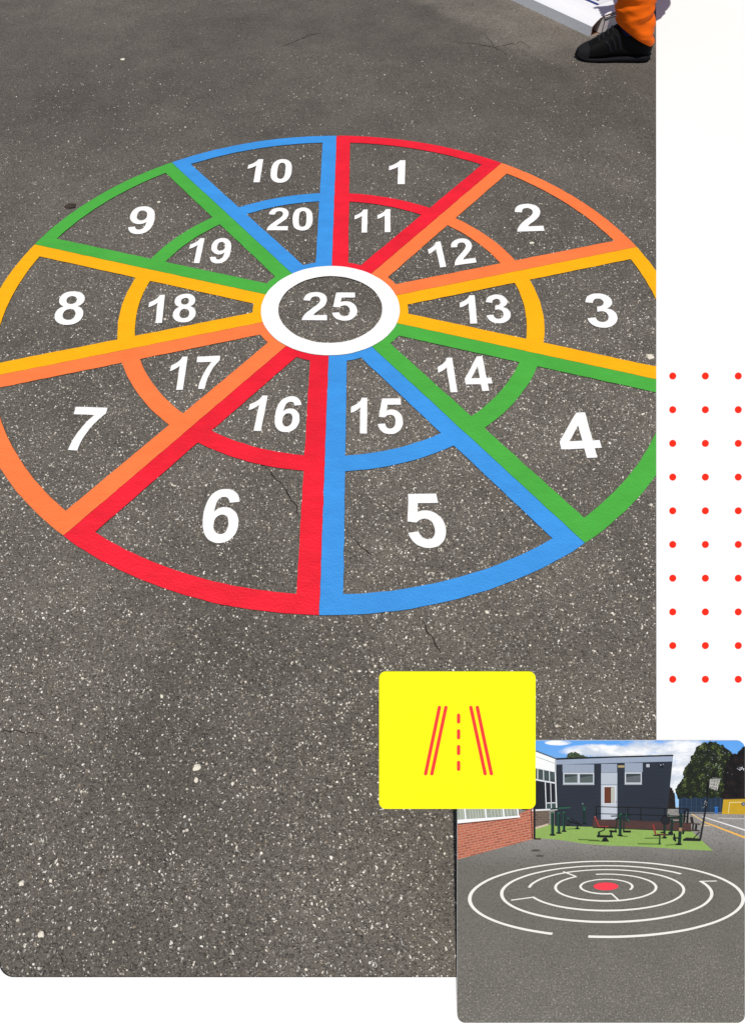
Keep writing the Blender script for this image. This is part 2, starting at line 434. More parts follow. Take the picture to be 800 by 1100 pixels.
def stone(px, py, r, lab, flatten=.5):
    bm = bmesh.new(); bmesh.ops.create_icosphere(bm, subdivisions=2, radius=r)
    sd = random.random()*50; a = random.random()*PI; e = 1+.5*random.random()
    for v in bm.verts:
        v.co *= 1+.45*noise.noise(v.co/r*1.3+Vector((sd, 0, 0)))
        v.co.x *= e; v.co.z *= flatten
    bmesh.ops.rotate(bm, verts=bm.verts, matrix=Matrix.Rotation(a, 3, 'Z'))
    zmin = min(v.co.z for v in bm.verts)
    for v in bm.verts: v.co.z -= zmin + .0008
    o = link('stone_chip', bm, M['stone']); o.location = un(px, py)
    tag(o, lab, 'stone chip', 'loose stone chips on the asphalt')
stone(212, 825, .0062, 'largest white stone chip on the bare asphalt below the number 6 wedge')
stone(211, 838, .0040, 'slim pale stone chip just below the largest white chip')
stone(24, 949, .0046, 'pale elongated stone chip near the left edge, low on the asphalt')
stone(45, 1004, .0050, 'pale stone chip near the lower left corner of the asphalt')
stone(55, 946, .0030, 'small white stone chip right of the elongated one at lower left')
stone(174, 748, .0030, 'small white stone chip under the red 6 wedge, higher up')
stone(250, 842, .0026, 'small round stone chip to the right of the largest white chip')
stone(523, 658, .0042, 'white stone chip below the outer edge of the blue 5 wedge')
stone(571, 261, .0062, 'white flake lying under the painted number 2', .25)
stone(171, 217, .0050, 'white flake above the painted number 9', .25)
stone(132, 64, .0095, 'white flake far off on the asphalt at upper left', .2)
stone(698, 383, .0100, 'pale worn flake beside the yellow arc near the painted number 3', .1)
# dark scrap by the green arc
bm = bmesh.new(); c0 = un(76, 222)
vs = []
for i in range(9):
    a = i/9*2*PI; r = .022*(.6+.5*abs(noise.noise(Vector((i*1.7, 2, 0)))))
    vs.append(bm.verts.new((r*1.3*math.cos(a), r*math.sin(a), .003+.005*abs(noise.noise(Vector((i*2.1, 0, 4)))))))
cv = bm.verts.new((0, 0, .010))
for i in range(9): bm.faces.new((vs[i], vs[(i+1) % 9], cv))
o = link('fallen_leaf', bm, flat('dry_leaf', (62, 52, 44), .8)); o.location = c0
tag(o, 'dark curled leaf on the asphalt outside the green 9 wedge', 'leaf')

# ------------------------------------------------------------------ white paving at the right and near edge
def rnd_corner(cx, cy, r, a0, a1, n=10):
    return [(cx+r*math.cos(math.radians(a0+(a1-a0)*i/n)), cy+r*math.sin(math.radians(a0+(a1-a0)*i/n))) for i in range(n+1)]
edge_px = [(704, -140), (704, 0), (704, 300), (704, 600), (704, 900)] + rnd_corner(688, 1034, 16, 0, 90) + [(400, 1050), (200, 1050)] + rnd_corner(16, 1034, 16, 90, 180) + [(-260, 1034)]
loop = [un(x, y) for x, y in edge_px]
far_r = un(1020, -140)
outer = [Vector((-.95, -2.15, 0)), Vector((1.6, -2.15, 0)), far_r]
lp = [(p.x, p.y) for p in loop] + [(p.x, p.y) for p in outer]
t = NT('white_coating'); c = t.coord()
n1, n2 = t.noise(c, 2.5, 5, .6), t.noise(c, 160, 3, .6)
t.base(t.mix(n1.outputs[0], (.78, .78, .775, 1), (.82, .82, .815, 1)))
t.set(Roughness=.75); t.l(t.bump(n2.outputs[0], .0006, .35), t.b.inputs['Normal'])
M['coating'] = t.m
tag(link('pavement', slab([lp], 0, .0034), [M['coating'], M['coating']]), 'smooth white coated paving beside the asphalt', None, None, 'structure')

M['reddot'] = make_paint('red_dot_paint', (255, 42, 16), streak=.04, scuff=.1)
ORD = ['top', 'second', 'third', 'fourth', 'fifth', 'sixth', 'seventh', 'eighth', 'ninth', 'bottom']
for ci, (x, cn) in enumerate(((722, 'left'), (757, 'middle'), (792.3, 'right'))):
    for ri in range(10):
        y = 404+36.2*ri
        c0 = un(x, y, .0034); depth = (c0-CAM).dot(FWD)
        r = 3.65*depth/F*1.03
        # painted ovals, drawn out so that they look round from the camera
        oval = [un(x+3.75*math.cos(2*PI*k_/28), y+3.75*math.sin(2*PI*k_/28), .0034)-c0 for k_ in range(28)]
        o = link('painted_dot', slab([[(p.x, p.y) for p in oval]], 0, .0007), [M['reddot'], M['reddot']])
        o.location = c0
        if ri in (0, 9): lab = 'small round red dot at the %s of the %s column on white paving' % (ORD[ri], cn)
        else: lab = 'small round red dot, %s from the top in the %s column on white paving' % (ORD[ri], cn)
        tag(o, lab, 'painted dot', 'red dots on the white paving')

# ------------------------------------------------------------------ white carton
c0 = Vector((1.17455629, 1.81909174, 0)); Ld = Vector((-.541621, .8406228, 0)); Wd = Vector((.8406228, .541621, 0))
mat = Matrix((( Wd.x, Ld.x, 0, c0.x), (Wd.y, Ld.y, 0, c0.y), (0, 0, 1, 0), (0, 0, 0, 1)))   # local x across, y along, z up
box = empty('carton', mat=mat)
tag(box, 'flat white cardboard carton with an open end lying behind the orange trouser leg', 'carton')
M['card'] = flat('white_card', (238, 241, 248), .55, .03, 6, .0006, 60)
M['cardin'] = flat('card_inside', (150, 118, 98), .85, .1, 30)
M['navy'] = flat('navy_print', (30, 52, 128), .5)
M['blk'] = flat('black_print', (18, 18, 20), .6)
LEN, WID = 1.15, .335
prof = [(0, 0), (-.004, .042), (.004, .049), (.020, .060), (.038, .069), (.07, .0735), (.15, .075), (WID-.06, .075), (WID, .046), (WID, 0)]
def sleeve():
    bm = bmesh.new(); th = .004; ny = 24
    rows = []
    for k in range(ny+1):
        y = LEN*k/ny; out = []; inn = []
        for i, (x, z) in enumerate(prof):
            wob = .0012*noise.noise(Vector((x*9, y*5, z*20)))
            out.append(bm.verts.new((x, y, z+(wob if z > 0.01 else 0))))
            cx, cz = WID/2, .035
            inn.append(bm.verts.new((x+(th if x < cx else -th), y, max(z-th, .003) if z > .02 else .003)))
        rows.append((out, inn))
    for (o1, i1), (o2, i2) in zip(rows, rows[1:]):
        for j in range(len(prof)-1):
            bm.faces.new((o1[j], o1[j+1], o2[j+1], o2[j]))
            f = bm.faces.new((i1[j+1], i1[j], i2[j], i2[j+1])); f.material_index = 1
        f = bm.faces.new((i1[0], i1[-1], i2[-1], i2[0])); f.material_index = 1
        bm.faces.new((o1[-1], o1[0], o2[0], o2[-1]))
    for (o, i), rev in ((rows[0], 0), (rows[-1], 1)):
        for j in range(len(prof)-1):
            f = bm.faces.new((o[j], i[j], i[j+1], o[j+1])); f.material_index = 1 if rev == 0 else 0
        bm.faces.new((o[0], o[-1], i[-1], i[0]))
    bmesh.ops.recalc_face_normals(bm, faces=bm.faces)
    return bm
link('sleeve', sleeve(), [M['card'], M['cardin']], box, False)
def bx(bm, lo, hi, mi=0):
    x0, y0, z0 = lo; x1, y1, z1 = hi
    v = [bm.verts.new(p) for p in ((x0, y0, z0), (x1, y0, z0), (x1, y1, z0), (x0, y1, z0), (x0, y0, z1), (x1, y0, z1), (x1, y1, z1), (x0, y1, z1))]
    for q in ((0, 3, 2, 1), (4, 5, 6, 7), (0, 1, 5, 4), (1, 2, 6, 5), (2, 3, 7, 6), (3, 0, 4, 7)):
        bm.faces.new([v[i] for i in q]).material_index = mi
    return v
bm = bmesh.new(); bx(bm, (.052, -.004, .006), (WID-.05, LEN-.05, .066))
tray = link('inner_box', bm, flat('pale_card', (246, 240, 240), .6), box)
bm = bmesh.new()
for lo, hi in (((.062, -.0052, .010), (.0655, -.0042, .058)), ((.0655, -.0052, .0545), (WID-.06, -.0042, .058)), ((.052, -.0052, .0635), (WID-.05, -.0042, .0662))):
    bx(bm, lo, hi)
link('edge_print', bm, M['blk'], tray)
# printed label on the lid
def lp2(px, py):
    p = un(px, py, .0755)-c0; return p.dot(Wd), p.dot(Ld)
e0 = lp2(641, 5.4); w0 = e0[0]
bm = bmesh.new()
bx(bm, (w0, e0[1], .0756), (w0+.1, e0[1]+.42, .0764))
lb = link('label_sheet', bm, flat('label_paper', (226, 229, 236), .5), box)
bm = bmesh.new(); bx(bm, (w0-.001, e0[1]-.001, .0757), (w0+.013, e0[1]+.421, .0769))
link('border_print', bm, M['navy'], lb)
bm = bmesh.new()
for r in range(2):
    y = e0[1]+.03
    while y < e0[1]+.38:
        l = random.uniform(.008, .03); bx(bm, (w0+.034+r*.026, y, .0764), (w0+.046+r*.026, y+l, .0769)); y += l+random.uniform(.005, .012)
link('text_print', bm, M['blk'], lb)

# ------------------------------------------------------------------ person stepping beside the carton
def ringloft(rings, seg=32, wr=0.0, wscale=20, cap0=True, cap1=True, seed=0):
    """rings: (centre, axis_u, axis_v) half axes as vectors"""
    bm = bmesh.new(); R = []
    for (c, u, v) in rings:
        row = []
        for i in range(seg):
            a = 2*PI*i/seg; d = u*math.cos(a)+v*math.sin(a); p = c+d
            if wr:
                q = Vector((p.x*wscale*.55, p.y*wscale*.55, p.z*wscale*1.5+seed))
                n = 1-abs(noise.noise(q))*2 + .6*noise.noise(q*2.1)
                p = p+d.normalized()*wr*n
            row.append(bm.verts.new(p))
        R.append(row)
    for a, b in zip(R, R[1:]):
        for i in range(seg):
            j = (i+1) % seg; bm.faces.new((a[i], a[j], b[j], b[i]))
    if cap0: bm.faces.new(list(reversed(R[0])))
    if cap1: bm.faces.new(R[-1])
    bmesh.ops.recalc_face_normals(bm, faces=bm.faces)
    return bm, R
def lerp_rings(rings, n):
    out = []
    for a, b in zip(rings, rings[1:]):
        for i in range(n):
            t_ = i/n; t2 = t_
            out.append(tuple(a[k].lerp(b[k], t2) for k in range(3)))
    out.append(rings[-1]); return out
def merge(bms):
    bm = bmesh.new(); me = bpy.data.meshes.new('t')
    for b in bms: b.to_mesh(me); b.free(); bm.from_mesh(me)
    bpy.data.meshes.remove(me); return bm
def skin_mesh(name, verts, edges, radii, root, mats, parent=None, sub=2):
    me = bpy.data.meshes.new(name); me.from_pydata(verts, edges, [])
    o = bpy.data.objects.new(name, me); COL.objects.link(o)
    md = o.modifiers.new('s', 'SKIN'); md.use_smooth_shade = True
    for i, r in enumerate(radii):
        me.skin_vertices[0].data[i].radius = r if isinstance(r, tuple) else (r, r)
        me.skin_vertices[0].data[i].use_root = (i == root)
    sb = o.modifiers.new('d', 'SUBSURF'); sb.levels = sub; sb.render_levels = sub
    dg = bpy.context.evaluated_depsgraph_get()
    m2 = bpy.data.meshes.new_from_object(o.evaluated_get(dg))
    o.modifiers.clear(); o.data = m2; m2.name = name
    m2.materials.clear()
    for m in mats: m2.materials.append(m)
    for p in m2.polygons: p.use_smooth = True
    if parent is not None: o.parent = parent
    return o
M['skin'] = flat('skin', (205, 150, 122), .5, .05)
M['hair'] = flat('dark_hair', (52, 40, 32), .6)
def cloth(name, rgb, sc=900):
    t = NT(name); c = t.coord(); col = alb(*rgb)
    n = t.noise(c, 9, 4)
    t.base(t.mix(n.outputs[0], tuple(x*.9 for x in col[:3])+(1,), tuple(min(.92, x*1.06) for x in col[:3])+(1,)))
    t.set(Roughness=.8); t.b.inputs['Specular IOR Level'].default_value = .2
    nb = t.bump(t.noise(c, sc, 2).outputs[0], .0006, .4)
    t.l(t.bump(t.noise(c, 26, 3, .5).outputs[0], .008, .35, nb), t.b.inputs['Normal'])
    return t.m
M['hivis'] = cloth('orange_workwear', (295, 114, 0))
M['sock'] = cloth('navy_sock', (24, 26, 66))
M['shoe'] = flat('black_leather', (9, 9, 10), .7, .3, 60, .0012, 140, .12)
M['sole'] = flat('black_rubber', (20, 20, 24), .8, .15, 90, 0, 0, .15)
M['stripe'] = flat('dull_stripe', (26, 26, 34), .6, .1, 40, 0, 0, .15)
M['lace'] = flat('black_lace', (30, 30, 33), .8, .1, 40, 0, 0, .15)

toe1 = Vector((1.066, 1.6195, 0)); dv = Vector((.99445689, -.10514511, 0)); sv = Vector((.10514511, .99445689, 0))  # along toe->heel; away from the camera
BX, BY = 1.36, 1.93                       # hips
hip1, hip2 = Vector((BX, BY-.08, .80)), Vector((BX+.02, BY+.10, .80))
ank1 = toe1+dv*.235+Vector((0, 0, .09)); knee1 = Vector((1.225, 1.585, .50))
toe2 = Vector((1.42, 2.41, 0)); ank2 = toe2+dv*.235+Vector((0, 0, .09)); knee2 = Vector((1.46, 2.22, .45))
V = []; E_ = []; R_ = []
def av(p, r, par=None):
    V.append(tuple(p)); R_.append(r)
    if par is not None: E_.append((par, len(V)-1))
    return len(V)-1
pel = av((BX+.01, BY+.01, .92-.05), (.15, .11))
w1 = av((BX, BY, 1.10-.05), (.14, .10), pel); ch = av((BX-.02, BY, 1.30-.05), (.165, .115), w1); nk = av((BX-.03, BY, 1.47-.05), .055, ch)
n2 = av((BX-.05, BY, 1.53-.05), .052, nk); hd = av((BX-.07, BY, 1.61-.05), (.075, .088), n2); hd2 = av((BX-.065, BY, 1.69-.05), (.072, .085), hd); hd3 = av((BX-.06, BY, 1.745-.05), (.045, .055), hd2)
for s_, hp, kn, an, to in ((-1, hip1, knee1, ank1, toe1), (1, hip2, knee2, ank2, toe2)):
    a = av(hp, .085, pel); b = av(hp.lerp(kn, .5), .075, a); b = av(kn, .056, b); b = av(kn.lerp(an, .4), .052, b); b = av(an+Vector((0, 0, .02)), .036, b)
    b = av(to+dv*.19+Vector((0, 0, .055)), .034, b); av(to+dv*.08+Vector((0, 0, .035)), .028, b)
for s_ in (-1, 1):
    sh = av((BX-.02, BY+s_*.20, 1.39-.05), .062, ch); el = av((BX+.02+s_*.04, BY+s_*.27, 1.12-.05), .044, sh)
    wr = av((BX-.12+s_*.05, BY+s_*.27, .92-.05), .029, el); pm = av((BX-.155+s_*.05, BY+s_*.27, .865-.05), (.034, .020), wr)
    base = Vector(V[pm])
    for fi, (dy, ln) in enumerate(((-.030, .070), (-.010, .080), (.010, .075), (.028, .058))):
        k1 = av(base+Vector((-.018, dy*1.0, -.040)), .0088, pm); k2 = av(base+Vector((-.022, dy*1.1, -.040-ln*.5)), .0082, k1); av(base+Vector((-.012, dy*1.1, -.040-ln)), .0070, k2)
    k1 = av(base+Vector((-.030, -s_*.026, -.004)), .0105, pm); av(base+Vector((-.046, -s_*.030, -.045)), .0085, k1)
person = skin_mesh('person', V, E_, R_, 0, [M['skin']])
tag(person, 'person in orange trousers and a black laced shoe stepping beside the white carton', 'person')
# face
hc = Vector((BX-.07, BY, 1.63-.05))
def blob(name, c, r, m, parent, sc=(1, 1, 1)):
    bm = bmesh.new(); bmesh.ops.create_uvsphere(bm, u_segments=16, v_segments=10, radius=r)
    for v in bm.verts: v.co = Vector((v.co.x*sc[0], v.co.y*sc[1], v.co.z*sc[2]))+Vector(c)
    return link(name, bm, m, parent, True)
M['eye'] = flat('eye', (235, 235, 235), .2); M['lip'] = flat('lip', (176, 104, 96), .5)
for s_ in (-1, 1):
    blob('eye', (BX-.140, BY+s_*.030, 1.648-.05), .011, M['eye'], person)
    blob('ear', (BX-.06, BY+s_*.080, 1.635-.05), .026, M['skin'], person, (.7, .35, 1.1))
blob('nose', (BX-.155, BY, 1.622-.05), .015, M['skin'], person, (1.1, .8, 1.4))
blob('mouth', (BX-.138, BY, 1.585-.05), .016, M['lip'], person, (.5, 1.3, .35))
blob('hair', (BX-.045, BY, 1.690-.05), .088, M['hair'], person, (1.05, .95, .85))
# jacket
V2, E2, R2 = [], [], []
def av2(p, r, par=None):
    V2.append(tuple(p)); R2.append(r)
    if par is not None: E2.append((par, len(V2)-1))
    return len(V2)-1
a = av2((BX, BY, .93-.05), (.185, .14)); b = av2((BX, BY, 1.1-.05), (.175, .13), a); ch = av2((BX-.02, BY, 1.31-.05), (.19, .135), b); av2((BX-.03, BY, 1.45-.05), .075, ch)
for s_ in (-1, 1):
    sh = av2((BX-.02, BY+s_*.205, 1.39-.05), .078, ch); el = av2((BX+.02+s_*.04, BY+s_*.275, 1.12-.05), .060, sh); av2((BX-.11+s_*.05, BY+s_*.27, .94-.05), .048, el)
skin_mesh('jacket', V2, E2, R2, 0, [M['hivis']], person)
# trousers: two baggy legs and a seat
def ax(ru, rv, tilt=0.0, d=dv, s=sv):
    return Vector((d.x*ru, d.y*ru, 0))+Vector((0, 0, -tilt)), s*rv
def L(l, z, toe): return toe+dv*l+Vector((0, 0, z))
def leg(toe, kn, hp, seed):
    rr = []
    for (l, z, ru, rv, tl) in ((.214, .099, .074, .056, .037), (.213, .108, .079, .062, .035), (.204, .135, .079, .068, .026), (.196, .165, .075, .071, .014), (.190, .20, .071, .074, .006), (.186, .24, .071, .075, 0), (.182, .31, .074, .076, 0)):
        u, v = ax(ru, rv, tl); rr.append((L(l, z, toe), u, v))
    u, v = ax(.080, .080, .02); rr.append((kn+Vector((.02, 0, -.06)), u, v))
    u, v = ax(.088, .085, .06); rr.append((kn+Vector((.03, 0, .03)), u, v))
    u, v = ax(.085, .105, .075); rr.append((kn.lerp(hp, .5), u, v))
    u, v = ax(.12, .115, .05); rr.append((hp, u, v))
    return ringloft(lerp_rings(rr, 8), 64, .0105, 12, False, True, seed)[0]
def leg_back(toe, kn, hp, seed):
    rr = []
    for (l, z, ru, rv, tl) in ((.218, .085, .078, .060, .020), (.214, .12, .083, .066, .015), (.205, .18, .081, .073, .0)):
        u, v = ax(ru, rv, tl); rr.append((L(l, z, toe), u, v))
    u, v = ax(.082, .082, 0); rr.append((kn, u, v))
    u, v = ax(.10, .10, -.03); rr.append((kn.lerp(hp, .5), u, v))
    u, v = ax(.12, .115, 0); rr.append((hp, u, v))
    return ringloft(lerp_rings(rr, 7), 48, .0085, 13, False, True, seed)[0]
seat = []
for (z, ru, rv) in ((.71, .09, .12), (.77, .155, .19), (.85, .16, .195), (.93, .15, .18), (.95, .14, .17)):
    seat.append((Vector((BX+.01, BY+.01, z)), dv*ru, sv*rv))
trs = link('trousers', merge([leg(toe1, knee1, hip1, 3.3), leg_back(toe2, knee2, hip2, 9.1), ringloft(lerp_rings(seat, 3), 40, .004, 12)[0]]), M['hivis'], person, True)
md = trs.modifiers.new('thick', 'SOLIDIFY'); md.thickness = .004; md.offset = -1
# shoes
ST_ = [(-.002, .012, .010, .024), (.004, .028, .010, .040), (.018, .038, .011, .046), (.040, .045, .012, .058), (.065, .048, .013, .073), (.095, .049, .014, .096), (.120, .047, .016, .119), (.142, .044, .018, .136),
       (.165, .042, .019, .140), (.195, .041, .020, .128), (.225, .041, .022, .112), (.255, .040, .023, .106), (.280, .036, .024, .104), (.294, .026, .024, .096), (.301, .010, .026, .080)]
def shoe(toe, seed):
    def sec(l, hw, z0, z1, a, grow=0.0):
        # a in [0, pi]: from the camera side over the top to the far side
        ca, sa = math.cos(a), math.sin(a)
        w = (hw+grow)*(abs(ca)**.62)*(1 if ca > 0 else -1); z = z0+(z1-z0+grow)*(sa**.72)
        if z1 > .09: w *= 1-.28*sa**3
        return toe+dv*l-sv*w+Vector((0, 0, z))
    def at(l, a, grow=.0):
        for p, q in zip(ST_, ST_[1:]):
            if p[0] <= l <= q[0]:
                u = (l-p[0])/(q[0]-p[0]); return sec(l, *[p[k]+(q[k]-p[k])*u for k in (1, 2, 3)], a, grow)
    bm = bmesh.new(); rows = []; N = 22
    for k, (l, hw, z0, z1) in enumerate(ST_):
        rows.append([bm.verts.new(sec(l, hw, z0, z1, PI*i/N)) for i in range(N+1)])
    for a, b in zip(rows, rows[1:]):
        for i in range(N): bm.faces.new((a[i], a[i+1], b[i+1], b[i]))
        bm.faces.new((a[N], a[0], b[0], b[N]))
    bm.faces.new(rows[0]); bm.faces.new(list(reversed(rows[-1])))
    bmesh.ops.recalc_face_normals(bm, faces=bm.faces)
    so = link('shoe', bm, M['shoe'], person, True)
    sb = so.modifiers.new('s', 'SUBSURF'); sb.levels = 1; sb.render_levels = 2
    # sole
    bm = bmesh.new(); lo, hi = [], []
    out = [(l, hw+.002) for (l, hw, _, _) in ST_]
    pts = [(-.006, 0)]+[(l, w) for l, w in out]+[(.306, 0)]+[(l, -w) for l, w in reversed(out)]
    rw = []
    for (g, zf) in ((-.004, 0), (0, .25), (.001, .8), (-.002, 1.0)):
        row = []
        for l, w in pts:
            h = .013+.011*max(0, min(1, (l-.06)/.2)); lift = .010*max(0, (.05-l)/.05)**2
            cx = l if abs(w) > 0 else l-(g if l < .1 else -g)*-1
            row.append(bm.verts.new(toe+dv*cx-sv*(w+(g if w > 0 else -g if w < 0 else 0))+Vector((0, 0, lift+.0008+h*zf))))
        rw.append(row)
    for a, b in zip(rw, rw[1:]):
        n = len(a)
        for i in range(n): bm.faces.new((a[i], a[(i+1) % n], b[(i+1) % n], b[i]))
    bm.faces.new(list(reversed(rw[0]))); bm.faces.new(rw[-1])
    bmesh.ops.recalc_face_normals(bm, faces=bm.faces)
    link('sole', bm, M['sole'], so, True)
    # three slanted side stripes on either side
    for side in (0, 1):
        for l0 in (.128, .147, .166):
            bm = bmesh.new(); pr = None
            for i in range(9):
                u = i/8; a = .16+.62*u; l = l0-.030*u
                if side: a = PI-a
                p = bm.verts.new(at(l-.0032, a, .0016)); q = bm.verts.new(at(l+.0032, a, .0016))
                if pr: bm.faces.new((pr[0], pr[1], q, p))
                pr = (p, q)
            bmesh.ops.recalc_face_normals(bm, faces=bm.faces)
            link('stripe', bm, M['stripe'], so, True)
    bm = bmesh.new()
    for l0 in (.075, .090, .105, .120):
        pr = None
        for i in range(9):
            a = PI*(.36+.28*i/8); p = bm.verts.new(at(l0-.003, a, .001)); q = bm.verts.new(at(l0+.003, a, .001)); m = bm.verts.new(at(l0, a, .0045))
            if pr: bm.faces.new((pr[0], pr[2], m, p)); bm.faces.new((pr[2], pr[1], q, m))
            pr = (p, q, m)
    bmesh.ops.recalc_face_normals(bm, faces=bm.faces)
    link('laces', bm, M['lace'], so, True)
    # toe cap seam: a raised overlay across the front
    bm = bmesh.new(); rows = []
    for l in (.002, .012, .024, .036, .044):
        rows.append([bm.verts.new(at(l+.010*(1-abs(math.cos(PI*i/20)))*-.6*(l > .03), PI*i/20, .0016)) for i in range(21)])
    for a, b in zip(rows, rows[1:]):
        for i in range(20): bm.faces.new((a[i], a[i+1], b[i+1], b[i]))
    bmesh.ops.recalc_face_normals(bm, faces=bm.faces)
    link('toe_cap', bm, M['lace'], so, True)
    # sock above the collar
    rr = [(toe+dv*.185+Vector((0, 0, .10)), dv*.050, sv*.036), (toe+dv*.19+Vector((0, 0, .15)), dv*.050, sv*.037), (toe+dv*.205+Vector((0, 0, .2)), dv*.046, sv*.040)]
    link('sock', ringloft(rr, 24)[0], M['sock'], so, True)
shoe(toe1, 1); shoe(toe2, 2)

# ------------------------------------------------------------------ the display board with a printed picture, and the yellow sign on it
D = min(((CAM.z-.0025*.79-.0006)/-ray(x_, 1099).z) for x_ in (490, 800))                                    # distance of the board's face along the view
KX = D/F
o0 = CAM+ray(645, 1099)*D
bmat = Matrix(((RT.x, UP.x, -FWD.x, o0.x), (RT.y, UP.y, -FWD.y, o0.y), (RT.z, UP.z, -FWD.z, o0.z), (0, 0, 0, 1)))
TH = .0025
def bp(px, py, z=0.0): return ((px-645)*KX, (1099-py)*KX, z)
low = min((bmat @ Vector(bp(x, 1099, -TH))).z for x in (490, 800))
board = empty('photo_board', mat=bmat)
tag(board, 'leaning board printed with a photo of a white maze outside a dark blue school', 'display board')
def rrect(x0, y0, x1, y1, r, n=8):
    return (rnd_corner(x1-r, y0+r, r, -90, 0, n)+rnd_corner(x1-r, y1-r, r, 0, 90, n)+rnd_corner(x0+r, y1-r, r, 90, 180, n)+rnd_corner(x0+r, y0+r, r, 180, 270, n))
def plate(pts, z0, z1, mats, name, parent):
    bm = slab([[bp(*p)[:2] for p in pts]], z0, z1)
    n = len(pts)
    bm.verts.ensure_lookup_table()
    bm.faces.new(list(reversed([bm.verts[n+i] for i in range(n)]))).material_index = 1
    bmesh.ops.recalc_face_normals(bm, faces=bm.faces)
    return link(name, bm, mats, parent)
LAY = .00022
class Pic:
    """flat printed shapes gathered into one mesh, colour by material slot"""
    def __init__(s): s.bm = bmesh.new(); s.mats = []
    def slot(s, m):
        if m not in s.mats: s.mats.append(m)
        return s.mats.index(m)
    def poly(s, pts, m, lay):
        v = [s.bm.verts.new(bp(x, y, lay*LAY)) for x, y in pts]
        f = s.bm.faces.new(v); f.normal_update()
        if f.normal.z < 0: f.normal_flip()
        f.material_index = s.slot(m); return s
    def rect(s, x0, y0, x1, y1, m, lay): return s.poly([(x0, y0), (x1, y0), (x1, y1), (x0, y1)], m, lay)
    def line(s, a, b, w, m, lay, w2=None):
        w2 = w if w2 is None else w2
        d = Vector((b[0]-a[0], b[1]-a[1])).normalized(); n = Vector((-d.y, d.x))
        return s.poly([(a[0]+n.x*w/2, a[1]+n.y*w/2), (b[0]+n.x*w2/2, b[1]+n.y*w2/2), (b[0]-n.x*w2/2, b[1]-n.y*w2/2), (a[0]-n.x*w/2, a[1]-n.y*w/2)], m, lay)
    def ell(s, cx, cy, rx, ry, m, lay, n=20, jit=0):
        return s.poly([(cx+rx*math.cos(2*PI*i/n)*(1+jit*random.uniform(-1, 1)), cy+ry*math.sin(2*PI*i/n)*(1+jit*random.uniform(-1, 1))) for i in range(n)], m, lay)
    def done(s, name, parent): return link(name, s.bm, s.mats, parent)
_ink = {}
def ink(r, g, b, var=.06, scale=60):
    k = (r, g, b, var, scale)
    if k not in _ink: _ink[k] = flat('ink_%d_%d_%d' % (r, g, b), (r, g, b), .55, var, scale, 0, 0, .25)
    return _ink[k]
white_pl = flat('white_plastic', (246, 246, 246), .5, .02)
plate(rrect(490.85, 795.35, 799.45, 1098.65, 8.65), -TH, 0, [white_pl, white_pl], 'panel', board)

# printed sky with clouds
t = NT('printed_sky'); c = t.coord()
mp = t.n('ShaderNodeMapping'); t.l(c, mp.inputs[0]); mp.inputs['Scale'].default_value = (16, 34, 1)
nz = t.noise(mp.outputs[0], 1.0, 6, .6, .3)
sp = t.n('ShaderNodeSeparateXYZ'); t.l(c, sp.inputs[0])
def blobf(cx, cy, rx, ry):
    a = t.math('DIVIDE', t.math('SUBTRACT', sp.outputs[0], bp(cx, cy)[0]), rx*KX); b = t.math('DIVIDE', t.math('SUBTRACT', sp.outputs[1], bp(cx, cy)[1]), ry*KX)
    return t.ramp(t.math('ADD', t.math('MULTIPLY', a, a), t.math('MULTIPLY', b, b)), 1.3, .2)
m1 = t.math('MAXIMUM', blobf(712, 822, 62, 34), t.math('MAXIMUM', blobf(640, 806, 42, 8), blobf(600, 798, 16, 3)))
fac = t.ramp(t.math('ADD', t.math('MULTIPLY', nz.outputs[0], 1.5), t.math('MULTIPLY', m1, .50)), .80, 1.22)
n2 = t.noise(mp.outputs[0], 1.7, 5, .6)
cl = t.mix(t.ramp(n2.outputs[0], .35, .65), alb(196, 206, 220), alb(246, 248, 251))
t.base(t.mix(fac, t.mix(t.ramp(sp.outputs[1], bp(0, 850)[1], bp(0, 795)[1]), alb(150, 198, 240), alb(86, 158, 234)), cl))
t.set(Roughness=.55); M['psky'] = t.m
pc = Pic(); top = rrect(490.9, 795.4, 799.4, 1098.6, 8.6)
pc.poly([p for p in top if p[1] < 840]+[(490.9, 905), (799.4, 905)][::1] if False else (rnd_corner(790.8, 804, 8.6, -90, 0)+[(799.4, 905), (490.9, 905)]+rnd_corner(499.5, 804, 8.6, 180, 270)), M['psky'], 1)
pc.done('sky_print', board)
# printed yard
t = NT('printed_yard'); c = t.coord()
sp = t.n('ShaderNodeSeparateXYZ'); t.l(c, sp.inputs[0])
f1 = t.noise(c, 380, 3, .7); f2 = t.noise(c, 14, 4, .6)
mp = t.n('ShaderNodeMapping'); t.l(c, mp.inputs[0]); mp.inputs['Scale'].default_value = (10, 40, 1); f3 = t.noise(mp.outputs[0], 1, 4, .6)
g = t.mix(t.ramp(sp.outputs[1], bp(0, 935)[1], bp(0, 885)[1]), alb(102, 99, 93), alb(140, 138, 136))
spk = t.ramp(f1.outputs[0], .55, .68)
nearf = t.ramp(sp.outputs[1], bp(0, 960)[1], bp(0, 1080)[1])
g = t.mix(t.math('MULTIPLY', spk, t.math('MULTIPLY_ADD', nearf, .65, .12)), g, alb(172, 166, 156))
g = t.mix(t.math('MULTIPLY', t.ramp(f1.outputs[0], .46, .34), .7), g, alb(64, 60, 55))
k = t.math('MULTIPLY_ADD', f2.outputs[0], .35, t.math('MULTIPLY_ADD', f3.outputs[0], .25, .70))
sc = t.n('ShaderNodeVectorMath', operation='SCALE'); t.l(g, sc.inputs[0]); t.l(k, sc.inputs['Scale'])
t.base(sc.outputs[0]); t.set(Roughness=.6); M['pyard'] = t.m
pc = Pic()
